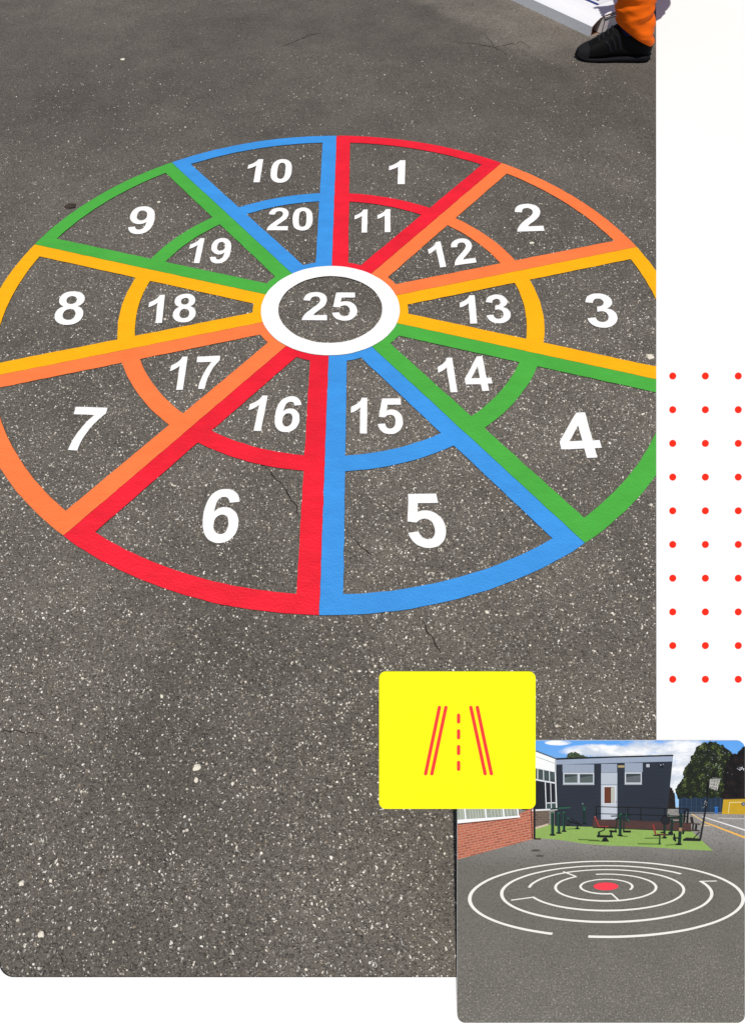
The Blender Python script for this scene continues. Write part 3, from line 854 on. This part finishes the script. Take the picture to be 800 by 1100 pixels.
pc.poly([(490.9, 867), (799.4, 867)]+rnd_corner(790.8, 1090, 8.6, 0, 90)+rnd_corner(499.5, 1090, 8.6, 90, 180), M['pyard'], 2)
pc.done('yard_print', board)
pc = Pic()
pc.line((742, 874), (757, 883.5), .9, ink(228, 196, 130), 3); pc.line((756, 883), (799.3, 899.5), 1.2, ink(236, 180, 84), 3, 2.0)
pc.line((753.5, 877), (799.3, 891.5), .8, ink(226, 226, 224), 3, 1.5); pc.line((752, 886), (762, 887), .8, ink(222, 196, 150), 3)
pc.line((770, 878.5), (799.3, 879.5), .6, ink(205, 203, 199), 3)
pc.done('road_line_print', board)
for (x, y, a, b) in ((575, 913.4, 5.0, 1.25), (579.4, 919.2, 4.6, 1.2)):
    Pic().ell(x, y, a, b, ink(78, 75, 71), 3).done('manhole_print', board)

# trees
def crown(name, outline, cols, nd, lay, size, dens_bias=0.0):
    pc = Pic(); xs = [p[0] for p in outline]; ys = [p[1] for p in outline]
    def inside(x, y):
        r = False; n = len(outline)
        for i in range(n):
            (a, b), (c_, d) = outline[i], outline[(i+1) % n]
            if (b > y) != (d > y) and x < (c_-a)*(y-b)/(d-b)+a: r = not r
        return r
    # ragged base
    rag = []
    for i in range(len(outline)):
        (a, b), (c_, d) = outline[i], outline[(i+1) % len(outline)]
        n = max(1, int(math.hypot(c_-a, d-b)/1.2))
        for j in range(n):
            x, y = a+(c_-a)*j/n, b+(d-b)*j/n
            if y < 853 and 492 < x < 798: x += random.uniform(-.8, .8); y += random.uniform(-.8, .8)
            rag.append((min(x, 799.3), y))
    pc.poly(rag, cols[0], lay)
    k = 0
    while k < nd:
        x, y = random.uniform(min(xs)-1, max(xs)+1), random.uniform(min(ys)-1, max(ys))
        n = noise.noise(Vector((x*.16, y*.16, lay)))
        if not inside(x, y): continue
        if x > 797.6 or (x > 790 and math.hypot(x-790.8, y-804) > 7 and y < 804): k += 1; continue
        k += 1
        g_ = n+random.uniform(-.28, .28)
        ci = 0 if g_ < -.22 else 1 if g_ < .12 else 2 if g_ < .40 else 3
        ci = min(ci, len(cols)-1)
        r = random.uniform(.45, 1.0)*size
        pc.poly([(x+r*math.cos(a0)*random.uniform(.6, 1.2), y+r*.8*math.sin(a0)*random.uniform(.6, 1.2)) for a0 in (0, 1.1, 2.2, 3.4, 4.6, 5.5)], cols[ci], lay+1+ci*.25)
    return pc.done(name, board)
def z6(x, y): return (730+x/11.43, 795+y/11.43)
crown('roof_tree_print', [(607, 814.5), (609, 811), (612, 808.5), (616, 807.5), (620, 808.5), (623, 810.5), (627, 811), (631, 813.5)], [ink(52, 66, 46), ink(74, 92, 62), ink(98, 116, 86)], 60, 3, .9)
crown('small_tree_print', [(715, 846), (718, 844), (721, 846.5), (724, 852), (725, 868), (714, 868)], [ink(26, 22, 22), ink(40, 28, 26), ink(58, 40, 34)], 60, 3, .9)
crown('green_tree_print', [z6(*p) for p in ((-30, 720), (-60, 600), (0, 520), (40, 470), (35, 380), (70, 320), (130, 250), (130, 190), (180, 150), (190, 100), (240, 60), (300, 18), (330, 45), (370, 15), (430, 20), (480, 60), (520, 55), (560, 100), (620, 140), (650, 200), (660, 740))],
      [ink(22, 28, 19), ink(38, 48, 26), ink(64, 80, 38), ink(112, 130, 70)], 3600, 4, .68)
crown('copper_beech_print', [z6(*p) for p in ((500, 740), (540, 560), (520, 440), (560, 330), (560, 260), (600, 200), (640, 165), (700, 165), (760, 90), (798, 70), (798, 740))],
      [ink(14, 12, 14), ink(22, 17, 18), ink(34, 25, 25), ink(50, 38, 36)], 1700, 6, .68)
pc = Pic()
for i in range(26):
    x, y = z6(random.gauss(735, 22), random.gauss(345, 14)); pc.ell(x, y, random.uniform(.3, .9), random.uniform(.25, .6), ink(196, 200, 208), 8.4, 6, .3)
for i in range(60):
    x, y = z6(random.gauss(400, 110), random.gauss(260, 120)); pc.ell(x, y, random.uniform(.2, .55), random.uniform(.2, .45), ink(150, 166, 172), 8.4, 6, .3)
pc.done('sky_gap_print', board)
# fence, bin, yellow wall
pc = Pic(); fc = ink(30, 48, 70, .2, 120)
pc.poly([(728, 873.5), (728.5, 857)]+[(730+45.5*i/12, 857.2-(1.9 if i % 3 == 1 else .2)) for i in range(13)]+[(775, 873.5)], fc, 9)
for i in range(9): pc.line((731+i*5.2, 857.5), (731+i*5.2, 873.5), .5, ink(52, 74, 98), 9.6)
pc.line((728.5, 866), (775, 866.2), .4, ink(50, 70, 92), 9.6); pc.line((735, 872), (775, 872.5), .8, ink(120, 124, 128), 9.7)
pc.done('fence_print', board)
pc = Pic(); pc.rect(766.3, 866.5, 769.6, 873.4, ink(34, 96, 170), 10.4); pc.rect(766, 866, 769.9, 867.2, ink(46, 112, 190), 10.6); pc.done('bin_print', board)
pc = Pic()
pc.poly([(775.6, 858), (799.3, 857.4), (799.3, 874.2), (773.9, 873.8)], ink(190, 154, 34, .16, 90), 10); pc.poly([(775.6, 856.8), (799.3, 856.2), (799.3, 857.6), (775.4, 858.2)], ink(52, 42, 36), 10.5)
for a, b in (((782.2, 861.3), (796, 861)), ((782.2, 861), (780.8, 873))): pc.line(a, b, .7, ink(226, 214, 160), 10.6)
pc.poly([(794.8, 861.4), (799.2, 861.2), (799.1, 863.6), (797, 865.4), (795, 863.8)], ink(58, 72, 96), 10.8); pc.poly([(795.9, 862), (798.2, 861.9), (798.1, 863.4), (797, 864.4)], ink(140, 152, 170), 11)
pc.done('yellow_wall_print', board)

# lawn
t = NT('printed_lawn'); c = t.coord(); f1 = t.noise(c, 320, 3, .7); f2 = t.noise(c, 30, 3)
g = t.mix(f1.outputs[0], alb(112, 148, 62), alb(152, 186, 98))
g = t.mix(t.math('MULTIPLY', f2.outputs[0], .4), g, alb(128, 158, 76))
t.base(g); t.set(Roughness=.6); M['plawn'] = t.m
pc = Pic()
pc.poly([(572, 890), (589, 885), (635, 886.5), (680, 889), (741, 891.5), (764.5, 913.2), (725, 911.2), (685, 908.6), (650, 907.5), (625, 905.5), (608, 902.6), (595, 901), (572, 899.6)], M['plawn'], 10.2)
pc.done('lawn_print', board)

# school building: left wing, blue block
sch = Pic(); wm = ink(37, 44, 56, .22, 22)
sch.poly([(595, 819), (721, 817), (714.6, 882), (714, 889), (595, 886.5)], wm, 12)
for i in range(15): y = 824+i*4.1; sch.line((596, y), (720.4-(y-817)*.1, y+.3), .35, ink(31, 37, 48), 12.3)
school = sch.done('school_print', board)
pc = Pic(); pc.poly([(595, 814.9), (721.6, 811), (721, 817.2), (595, 820.6)], ink(146, 160, 182), 12.6); pc.poly([(594, 813.8), (660, 811.6), (721.8, 810), (721.8, 811.6), (660, 813.2), (594, 815.6)], ink(18, 20, 24), 12.9)
pc.done('roof_edge_print', school)
gp = ink(146, 158, 178); wf = ink(190, 198, 208)
def pwin(x0, y0, x1, y1, n, glass, parent, name='window_print', sill=True):
    pc = Pic(); pc.rect(x0, y0, x1, y1, wf, 13)
    w = (x1-x0)/n
    for i in range(n): pc.rect(x0+i*w+1.3, y0+1.6, x0+(i+1)*w-1.2, y1-2.2, glass, 13.3)
    for i in range(n):
        a, b = x0+i*w+1.3, x0+(i+1)*w-1.2
        pc.poly([(a, y0+1.6), (b, y0+1.6), (b, y0+3.2), (a, y0+5.2)], ink(54, 62, 66), 13.4)
    if sill: pc.rect(x0-.3, y1-.9, x1+.3, y1+.2, ink(158, 166, 172), 13.5)
    return pc.done(name, parent)
pwin(603.8, 829.2, 637, 842.2, 2, ink(84, 96, 96, .25, 90), school)
pwin(669.8, 828.8, 688, 842, 1, ink(92, 98, 104, .25, 90), school)
pc = Pic(); pc.rect(603.2, 820.4, 637, 829, gp, 12.7); pc.rect(644.6, 819.8, 661.6, 829, gp, 12.7); pc.rect(669.8, 818.8, 689, 828.6, gp, 12.7)
for x in (610, 617, 624, 631): pc.line((x, 820.6), (x, 829), .25, ink(136, 148, 168), 12.9)
pc.done('panel_print', school)
pc = Pic(); pc.rect(644.4, 829, 661.8, 879.4, ink(176, 186, 198), 12.9); pc.line((644.4, 829.4), (661.8, 829.2), .6, ink(120, 130, 146), 13.1); pc.line((644.4, 842), (661.8, 842), .7, ink(128, 138, 152), 13.1)
pc.rect(647, 843.4, 660, 863, ink(208, 214, 220), 13.1); pc.rect(647.9, 844.6, 658.8, 862, ink(98, 52, 34, .3, 160), 13.3); pc.rect(655, 845, 658.6, 861.8, ink(176, 180, 170), 13.5); pc.line((654.6, 844.6), (654.6, 862), .4, ink(52, 34, 26), 13.6)
pc.rect(646.6, 863.5, 660.6, 878.6, ink(186, 194, 206), 13.1); pc.rect(660, 860, 661, 861.2, ink(60, 62, 66), 13.7)
pc.done('door_print', school)
pc = Pic(); pc.rect(662.6, 821.4, 669.4, 823.8, ink(168, 150, 110), 13); pc.done('wall_lamp_print', school)
pc = Pic(); pc.rect(692, 819.8, 697.2, 824.6, ink(30, 34, 44), 13); pc.rect(692.8, 820, 696.4, 823.4, ink(176, 184, 194), 13.2); pc.done('floodlight_print', school)
pc = Pic(); pc.ell(709.4, 822, 2.3, 2.3, ink(22, 26, 36), 13); pc.ell(708.3, 821, .7, .6, ink(170, 180, 192), 13.2); pc.ell(711, 820.4, .5, .6, ink(150, 160, 176), 13.2); pc.done('camera_print', school)
# left wing
pc = Pic()
pc.poly([(560, 801), (574, 805.4), (595.8, 814.8), (595.8, 828.3), (574, 823.8), (560, 821)], ink(238, 241, 242), 13); pc.line((560, 806.8), (595.8, 819.6), .45, ink(120, 128, 138), 13.2)
pc.line((560, 800.4), (595.8, 814.2), 1.3, ink(70, 76, 86), 13.3); pc.rect(594.8, 815.5, 596.4, 828.2, ink(178, 184, 190), 13.3)
wing = pc.done('wing_print', school)
pc = Pic(); pc.poly([(560, 821), (574, 823.8), (595.8, 828.3), (596.8, 868.2), (574, 869.4), (560, 869.4)], ink(26, 30, 38, .3, 80), 13)
pc.poly([(574, 825.4), (595.6, 829.4), (595.6, 838), (574, 835.8)], ink(64, 78, 80, .35, 120), 13.2); pc.poly([(586, 862.4), (596, 862), (596.4, 868), (586, 868.4)], ink(58, 76, 74), 13.2)
for a, b, w in (((574, 836.6), (595.9, 840.4), 1.6), ((574, 824.2), (595.8, 828.6), .8), ((576.6, 825), (576.6, 837), .9), ((582.8, 826), (583, 838.5), .8), ((589, 827), (589.4, 840), .8), ((595.4, 828), (596.8, 868), 1.3), ((584.6, 838.5), (585.8, 868.4), 1.0), ((590.4, 840), (591.2, 868), .8), ((585.6, 861.8), (596.6, 861.4), 1.0), ((570, 869.6), (597.6, 868.4), 1.7), ((572.6, 866), (574, 869), 1.2)):
    pc.line(a, b, w, ink(216, 221, 226), 13.6)
pc.done('wing_window_print', school)
def bricks(name, c1, c2, mort, sx, rot):
    t = NT(name); c = t.coord(); mp = t.n('ShaderNodeMapping'); t.l(c, mp.inputs[0]); mp.inputs['Rotation'].default_value = (0, 0, rot)
    b = t.n('ShaderNodeTexBrick'); t.l(mp.outputs[0], b.inputs['Vector']); b.inputs['Scale'].default_value = sx
    b.inputs['Color1'].default_value = alb(*c1); b.inputs['Color2'].default_value = alb(*c2); b.inputs['Mortar'].default_value = alb(*mort)
    b.inputs['Mortar Size'].default_value = .045; b.inputs['Brick Width'].default_value = .95; b.inputs['Row Height'].default_value = .32
    n = t.noise(c, 45, 4)
    t.base(t.mix(t.math('MULTIPLY', n.outputs[0], .35), b.outputs[0], alb(*c2))); t.set(Roughness=.6); return t.m
pc = Pic(); pc.poly([(570, 869.6), (589, 869), (589, 884.6), (572, 890)], bricks('printed_brown_brick', (104, 86, 70), (76, 62, 52), (120, 108, 96), 90, 0), 13); pc.poly([(572, 888), (588, 883.6), (588, 885.6), (572, 890.6)], ink(196, 178, 160), 13.2)
pc.done('brown_brick_print', school)
pc = Pic(); pc.poly([(490.9, 878), (556, 874), (572.4, 866), (572.8, 900), (490.9, 922.4)], bricks('printed_orange_brick', (190, 102, 74), (158, 80, 56), (192, 146, 124), 85, -.20), 13.2)
brick = pc.done('orange_brick_print', school)
pc = Pic(); pc.poly([(490.9, 862), (556, 862), (556, 876), (490.9, 880)], ink(150, 158, 148, .35, 140), 13.6)
for x in (493, 495.5, 503, 506, 509, 512, 515, 518, 526, 529.5, 533, 536.5, 543, 547, 551): pc.line((x, 864), (x+1.6, 879-(x-491)*.07), .7, ink(188, 194, 180), 13.7)
for x in (499, 521, 540, 555.2): pc.line((x-1, 862), (x+.6, 880-(x-491)*.07), 1.5, ink(236, 240, 244), 13.9)
pc.poly([(490.9, 879.6), (557.6, 875.2), (557.8, 877), (490.9, 883.6)], ink(240, 243, 246), 14); pc.poly([(490.9, 883.6), (556, 877.4), (556, 878.2), (490.9, 885)], ink(92, 44, 32), 13.9)
pc.done('brick_window_print', brick)
pc = Pic(); pc.rect(572, 862, 574.2, 900.6, ink(22, 22, 28), 14); pc.poly([(569, 866), (570, 866), (571.2, 900), (570.2, 900)], ink(78, 36, 28), 13.9); pc.rect(573.6, 899.4, 580, 901, ink(70, 40, 34), 14); pc.done('drainpipe_print', brick)
# ramp and railings
rb = bricks('printed_dark_brick', (74, 38, 32), (56, 30, 27), (72, 46, 40), 90, 0)
pc = Pic(); pc.poly([(635.6, 879), (680, 880.4), (740.6, 883), (740.8, 891.8), (680, 889.2), (635.6, 887.6)], rb, 14); pc.line((635.6, 888), (740.8, 892), .8, ink(30, 26, 24), 14.2); ramp = pc.done('ramp_print', board)
pc = Pic(); rk = ink(16, 16, 20)
for a, b, w in (((639, 865.6), (737.5, 868), .9), ((639, 873), (737, 876), .8), ((639.2, 865.5), (639.2, 880), .9), ((673, 866.4), (673, 881), .8), ((687, 866.6), (687, 881), .9), ((712.6, 867.2), (712.6, 882), .9), ((733.8, 870), (733, 883), .9), ((737.6, 868), (736.4, 884), 1.0)): pc.line(a, b, w, rk, 14.6)
pc.done('railing_print', board)

# outdoor gym
gd, gl, rd, dk = ink(16, 44, 38), ink(36, 92, 70), ink(140, 52, 50), ink(14, 18, 20); sh = ink(74, 102, 40)
def q4(x, y): return (590+x/8, 850+y/8)
def q5(x, y): return (680+x/8.889, 850+y/8.889)
def gym(name, z, lines=(), polys=(), ells=(), lay=15):
    pc = Pic()
    for i, (a, b, w, m) in enumerate(lines): pc.line(z(*a), z(*b), w, m, lay+i*.05)
    for i, (p, m) in enumerate(polys): pc.poly([z(*q) for q in p], m, lay+.8+i*.05)
    for i, (x, y, a, b, m) in enumerate(ells): cx, cy = z(x, y); pc.ell(cx, cy, a, b, m, lay+1.2+i*.05, 14)
    return pc.done(name, board)
gym('pull_station_print', q4, [((20, 178), (20, 365), 3.2, gd), ((72, 178), (74, 350), 3.0, gd), ((116, 172), (118, 332), 2.7, gd), ((12, 182), (12, 360), .6, gl), ((64, 182), (66, 345), .6, gl), ((108, 176), (110, 328), .6, gl), ((60, 138), (172, 132), 1.3, gl), ((0, 146), (66, 140), 1.6, gd)],
    [], [(20, 366, 3.4, 1.0, dk), (74, 350, 3.2, .9, dk), (118, 334, 2.9, .9, dk), (20, 178, 1.7, .8, gl), (72, 178, 1.6, .7, gl), (116, 172, 1.5, .7, gl)])
gym('sit_up_bench_print', q4, [((140, 220), (175, 270), 1.2, gd), ((150, 250), (270, 282), 1.5, dk), ((175, 270), (150, 290), 1.0, gd), ((232, 280), (232, 310), 1.8, gd), ((180, 230), (250, 270), .9, dk), ((140, 318), (215, 314), .7, sh)], [], [(232, 312, 2.6, .8, dk), (150, 222, 1.2, .8, gl), (150, 285, 2, .9, dk)])
gym('hand_post_print', q4, [((290, 135), (294, 272), 2.6, gd), ((278, 100), (284, 140), .7, gl), ((300, 118), (296, 150), .8, gl)], [], [(294, 270, 2.4, .8, dk), (276, 97, .8, .8, ink(110, 128, 132)), (290, 148, 1.5, 1, gl)])
gym('leg_press_print', q4, [((383, 214), (418, 296), 1.6, rd), ((415, 295), (500, 294), 1.1, rd), ((398, 304), (470, 302), 1.2, dk), ((466, 304), (462, 326), 1.1, dk), ((462, 326), (416, 342), 1.1, dk), ((418, 340), (416, 376), 2.2, gd), ((400, 378), (536, 380), 2.4, dk), ((522, 334), (520, 376), 2.0, gd), ((506, 334), (570, 338), 2.2, dk), ((240, 406), (420, 414), 1.0, sh), ((330, 416), (470, 422), .9, sh), ((498, 298), (560, 303), .8, dk)],
    [([(455, 392), (480, 388), (505, 424), (438, 424)], dk)], [(383, 212, .9, .6, ink(190, 110, 104))])
gym('rowing_station_print', q4, [((520, 206), (690, 200), 1.2, gd), ((600, 185), (598, 372), 3.0, gd), ((588, 190), (588, 365), .5, gl), ((632, 215), (628, 340), 1.4, gd), ((625, 338), (690, 338), 2.2, dk), ((556, 232), (600, 222), 1.4, dk), ((575, 215), (560, 330), 1.2, gd), ((650, 175), (652, 215), .6, gl), ((660, 225), (672, 262), 1.0, gl), ((600, 378), (664, 379), .9, sh), ((670, 260), (640, 240), .8, dk)],
    [], [(598, 370, 3.0, 1.0, dk), (602, 186, 1.2, 1.0, gl)])
gym('wheel_trainer_print', q5, [((287, 300), (287, 435), 2.4, gd), ((335, 245), (440, 245), 2.4, gd), ((350, 285), (440, 280), 1.0, gd), ((360, 260), (352, 400), 2.4, gd), ((250, 385), (290, 382), 1.4, dk), ((380, 257), (425, 257), .9, ink(98, 62, 54)), ((100, 440), (260, 438), .9, sh), ((320, 210), (345, 225), .9, gl)],
    [], [(296, 268, 5.2, 4.8, ink(18, 22, 28)), (296, 268, 4.2, 3.8, ink(26, 30, 36)), (287, 434, 2.8, .9, dk), (345, 390, 2.6, 1.8, dk), (345, 405, 2.8, .8, ink(40, 46, 48))])
gym('chest_press_print', q5, [((178, 306), (204, 404), 1.6, rd), ((215, 404), (302, 406), 1.6, ink(96, 52, 42)), ((180, 412), (240, 412), 1.3, dk), ((243, 410), (240, 490), 1.4, gd), ((300, 408), (340, 404), 1.4, dk), ((30, 492), (250, 496), .9, sh)], [], [(240, 492, 1.9, .6, dk)])
gym('cycle_post_print', q5, [((446, 205), (448, 255), 3.0, gd), ((446, 250), (428, 490), 3.2, gd), ((440, 338), (436, 372), 3.2, ink(150, 122, 92)), ((378, 395), (392, 470), 1.6, dk), ((390, 436), (425, 438), 1.4, dk), ((468, 370), (462, 400), 2.0, dk), ((300, 505), (400, 500), .8, sh)], [], [(422, 496, 3.6, 1.1, dk), (380, 440, 1.4, 2.4, dk)])
gym('step_frame_print', q5, [((478, 190), (500, 165), .8, dk), ((486, 180), (478, 285), .9, dk), ((515, 160), (508, 290), 1.0, dk)], [], [])
gym('bench_print', q5, [((545, 238), (556, 300), 2.6, ink(46, 34, 32)), ((560, 300), (628, 308), 1.6, ink(84, 76, 72)), ((562, 300), (558, 362), 1.0, dk), ((592, 306), (586, 364), 1.6, dk), ((540, 364), (620, 368), 1.2, ink(36, 32, 32))], [], [])
# basketball hoop
pc = Pic()
pc.line((759.4, 838), (757.6, 866), 1.0, ink(30, 32, 34), 17); pc.line((757.8, 860), (750.6, 901), 1.3, ink(24, 26, 28), 17.1); pc.line((743.5, 899), (750, 892.5), .7, ink(30, 30, 32), 17.2)
pc.poly([(732.2, 900.4), (736, 898.6), (751, 899.6), (750.8, 902.4), (732, 902)], ink(24, 25, 28), 17.3)
nw = ink(206, 206, 202)
A_, B_, C_, D_ = (760.8, 836), (771.4, 836.2), (768, 848.4), (760.2, 845.6)
def bl(u, v): return tuple((A_[k]*(1-u)+B_[k]*u)*(1-v)+(D_[k]*(1-u)+C_[k]*u)*v for k in (0, 1))
for i in range(7):
    pc.line(bl(i/6, 0), bl(max(0, i/6-.35), 1), .38, nw, 17.5); pc.line(bl(i/6, 0), bl(min(1, i/6+.35), 1), .38, nw, 17.6)
for v in (0, .33, .66): pc.line(bl(0, v), bl(1, v), .35, nw, 17.7)
pc.line((763, 834.6), (773, 835.6), .8, ink(120, 122, 122), 17.7)
for i in range(9): x, y = random.gauss(755.5, 1.4), random.gauss(862, 2.2); pc.ell(x, y, .6, .5, ink(150, 152, 150), 17.8, 6)
pc.done('basketball_hoop_print', board)

# maze
pc = Pic(); mw = ink(232, 232, 226, .04)
def ringarc(cx, cy, a, b, t0, t1, wx, wt, wb, lay=4, m=mw):
    n = int(abs(t1-t0)/3)+1; o_, i_ = [], []
    for k in range(n+1):
        th = math.radians(t0+(t1-t0)*k/n); c_, s_ = math.cos(th), math.sin(th)
        wy = wt+(wb-wt)*(s_+1)/2
        j = .12*noise.noise(Vector((c_*9, s_*9, a)))
        o_.append((min(cx+(a+wx)*c_+j, 799.3), cy+(b+wy)*s_+j)); i_.append((cx+(a-wx)*c_+j, cy+(b-wy)*s_+j))
    for k in range(n): pc.poly([o_[k], o_[k+1], i_[k+1], i_[k]], m, lay)
ringarc(650.7, 965.4, 146.6, 40.6, 113.3, 457.6, 1.9, .6, 1.25)
ringarc(651, 959.8, 112.6, 30.2, -27, 315, 1.75, .55, 1.1)
ringarc(650.5, 955.8, 83.2, 22.0, 187, 519, 1.5, .5, .9)
ringarc(650, 953, 53.9, 14.4, 258.5, 594.5, 1.45, .5, .8)
ringarc(650.7, 952, 27.8, 7.8, 78, 386, 1.3, .5, .7)
for a, b, w in (((750.2, 946.3), (769, 946), .9), ((548.5, 966.6), (573.6, 963.2), 1.1), ((604.4, 936), (618.4, 941.2), 1.2), ((656.2, 959.6), (664.6, 967.4), 1.6)): pc.line(a, b, w, mw, 4.3)
pc.done('maze_print', board)
Pic().ell(650.2, 951.8, 13.4, 4.2, ink(240, 62, 78), 4.4, 40).done('maze_centre_print', board)

# stand behind the board
def strut(bm, a, b, w):
    a, b = Vector(a), Vector(b); d = (b-a).normalized(); u = d.orthogonal().normalized(); v = d.cross(u)
    lo = [bm.verts.new(a+(u*s1+v*s2)*w) for s1, s2 in ((1, 1), (-1, 1), (-1, -1), (1, -1))]; hi = [bm.verts.new(b+(u*s1+v*s2)*w) for s1, s2 in ((1, 1), (-1, 1), (-1, -1), (1, -1))]
    for i in range(4): bm.faces.new((lo[i], lo[(i+1) % 4], hi[(i+1) % 4], hi[i]))
    bm.faces.new(lo[::-1]); bm.faces.new(hi); bmesh.ops.recalc_face_normals(bm, faces=bm.faces)
inv = bmat.inverted(); steel = flat('grey_steel', (110, 112, 116), .4)
for x in (560, 760):
    a = Vector(bp(x, 830, -TH-.006)); g = bmat @ a
    foot = inv @ Vector((g.x, g.y+.035, .008 if x < 704 else .008))
    bm = bmesh.new(); strut(bm, a, foot, .006); link('leg', bm, steel, board)
for x in (500, 790)[:1] if (bmat @ Vector(bp(500, 1098.6, -TH))).z > .004 else (790,) if (bmat @ Vector(bp(790, 1098.6, -TH))).z > .004 else ():
    g = bmat @ Vector(bp(x, 1092, -TH-.003)); bm = bmesh.new(); strut(bm, inv @ g, inv @ Vector((g.x, g.y, .0055)), .002); link('foot', bm, steel, board)

# yellow sign fixed over the board's upper corner
sign = empty('road_sign_plate', mat=bmat @ Matrix.Translation((0, 0, .0046)))
tag(sign, 'yellow square sign with a red road symbol overlapping the photo board corner', 'sign')
t = NT('yellow_enamel'); c = t.coord(); n = t.noise(c, 8, 3)
t.base(t.mix(n.outputs[0], (.80, .785, .003, 1), (.83, .815, .005, 1))); t.set(Roughness=.6); t.b.inputs['Specular IOR Level'].default_value = .15
ye = t.m; rede = flat('red_enamel', (240, 58, 48), .55, .03)
plate(rrect(406.8, 720.2, 573.6, 866.8, 7), 0, .0025, [ye, ye], 'plate', sign)
def capsule(a, b, w, name):
    n = Vector((b[0]-a[0], b[1]-a[1])).normalized(); an = math.degrees(math.atan2(n.y, n.x))
    pts = rnd_corner(b[0], b[1], w/2, an-90, an+90, 8)+rnd_corner(a[0], a[1], w/2, an+90, an+270, 8)
    bm = bmesh.new(); v = [bm.verts.new(bp(x, y, .0027)) for x, y in pts]; f = bm.faces.new(v); f.normal_update()
    if f.normal.z < 0: f.normal_flip()
    return bm
def z2(x, y): return (400+x/4.21, 710+y/4.21)
for a, b in (((299, 204), (237, 502)), ((328, 204), (265, 502)), ((440, 204), (504, 502)), ((469, 204), (532, 502))): link('road_edge_line', capsule(z2(*a), z2(*b), 3.7, ''), rede, sign)
for y0, y1 in ((239, 269), (309, 340), (380, 411), (451, 482)): link('road_centre_dash', capsule(z2(385, y0), z2(385, y1), 3.7, ''), rede, sign)

# ------------------------------------------------------------------ light
sd = Vector((.118, .32, -.93)).normalized()
elev = math.asin(-sd.z); az = math.atan2(-sd.x, -sd.y)      # direction towards the sun, clockwise from +y
w = bpy.data.worlds.new('World'); SC.world = w; w.use_nodes = True
nt = w.node_tree; nt.nodes.clear()
sk = nt.nodes.new('ShaderNodeTexSky'); sk.sky_type = 'NISHITA'; sk.sun_disc = False
sk.sun_elevation = elev; sk.sun_rotation = az
bg = nt.nodes.new('ShaderNodeBackground'); bg.inputs[1].default_value = .065
ow = nt.nodes.new('ShaderNodeOutputWorld')
nt.links.new(sk.outputs[0], bg.inputs[0]); nt.links.new(bg.outputs[0], ow.inputs[0])
ld = bpy.data.lights.new('sun', 'SUN'); ld.energy = 3.9; ld.angle = math.radians(.5); ld.color = (1, .945, .86)
lo = bpy.data.objects.new('sun', ld); COL.objects.link(lo)
lo.rotation_euler = sd.to_track_quat('-Z', 'Y').to_euler(); lo.location = (0, -4, 6)

# ------------------------------------------------------------------ camera
cd = bpy.data.cameras.new('camera'); cam = bpy.data.objects.new('camera', cd); COL.objects.link(cam)
cd.sensor_fit = 'VERTICAL'; cd.sensor_height = 36; cd.sensor_width = 36*800/1100
cd.lens = F/1100*36; cd.shift_x = 48/1100; cd.shift_y = -25/1100
cd.clip_start = .05; cd.clip_end = 600
cam.matrix_world = Matrix(((RT.x, UP.x, -FWD.x, CAM.x), (RT.y, UP.y, -FWD.y, CAM.y), (RT.z, UP.z, -FWD.z, CAM.z), (0, 0, 0, 1)))
SC.camera = cam
SC.view_settings.view_transform = 'Standard'; SC.view_settings.look = 'None'
SC.view_settings.exposure = 0; SC.view_settings.gamma = 1; SC.view_settings.use_curve_mapping = False
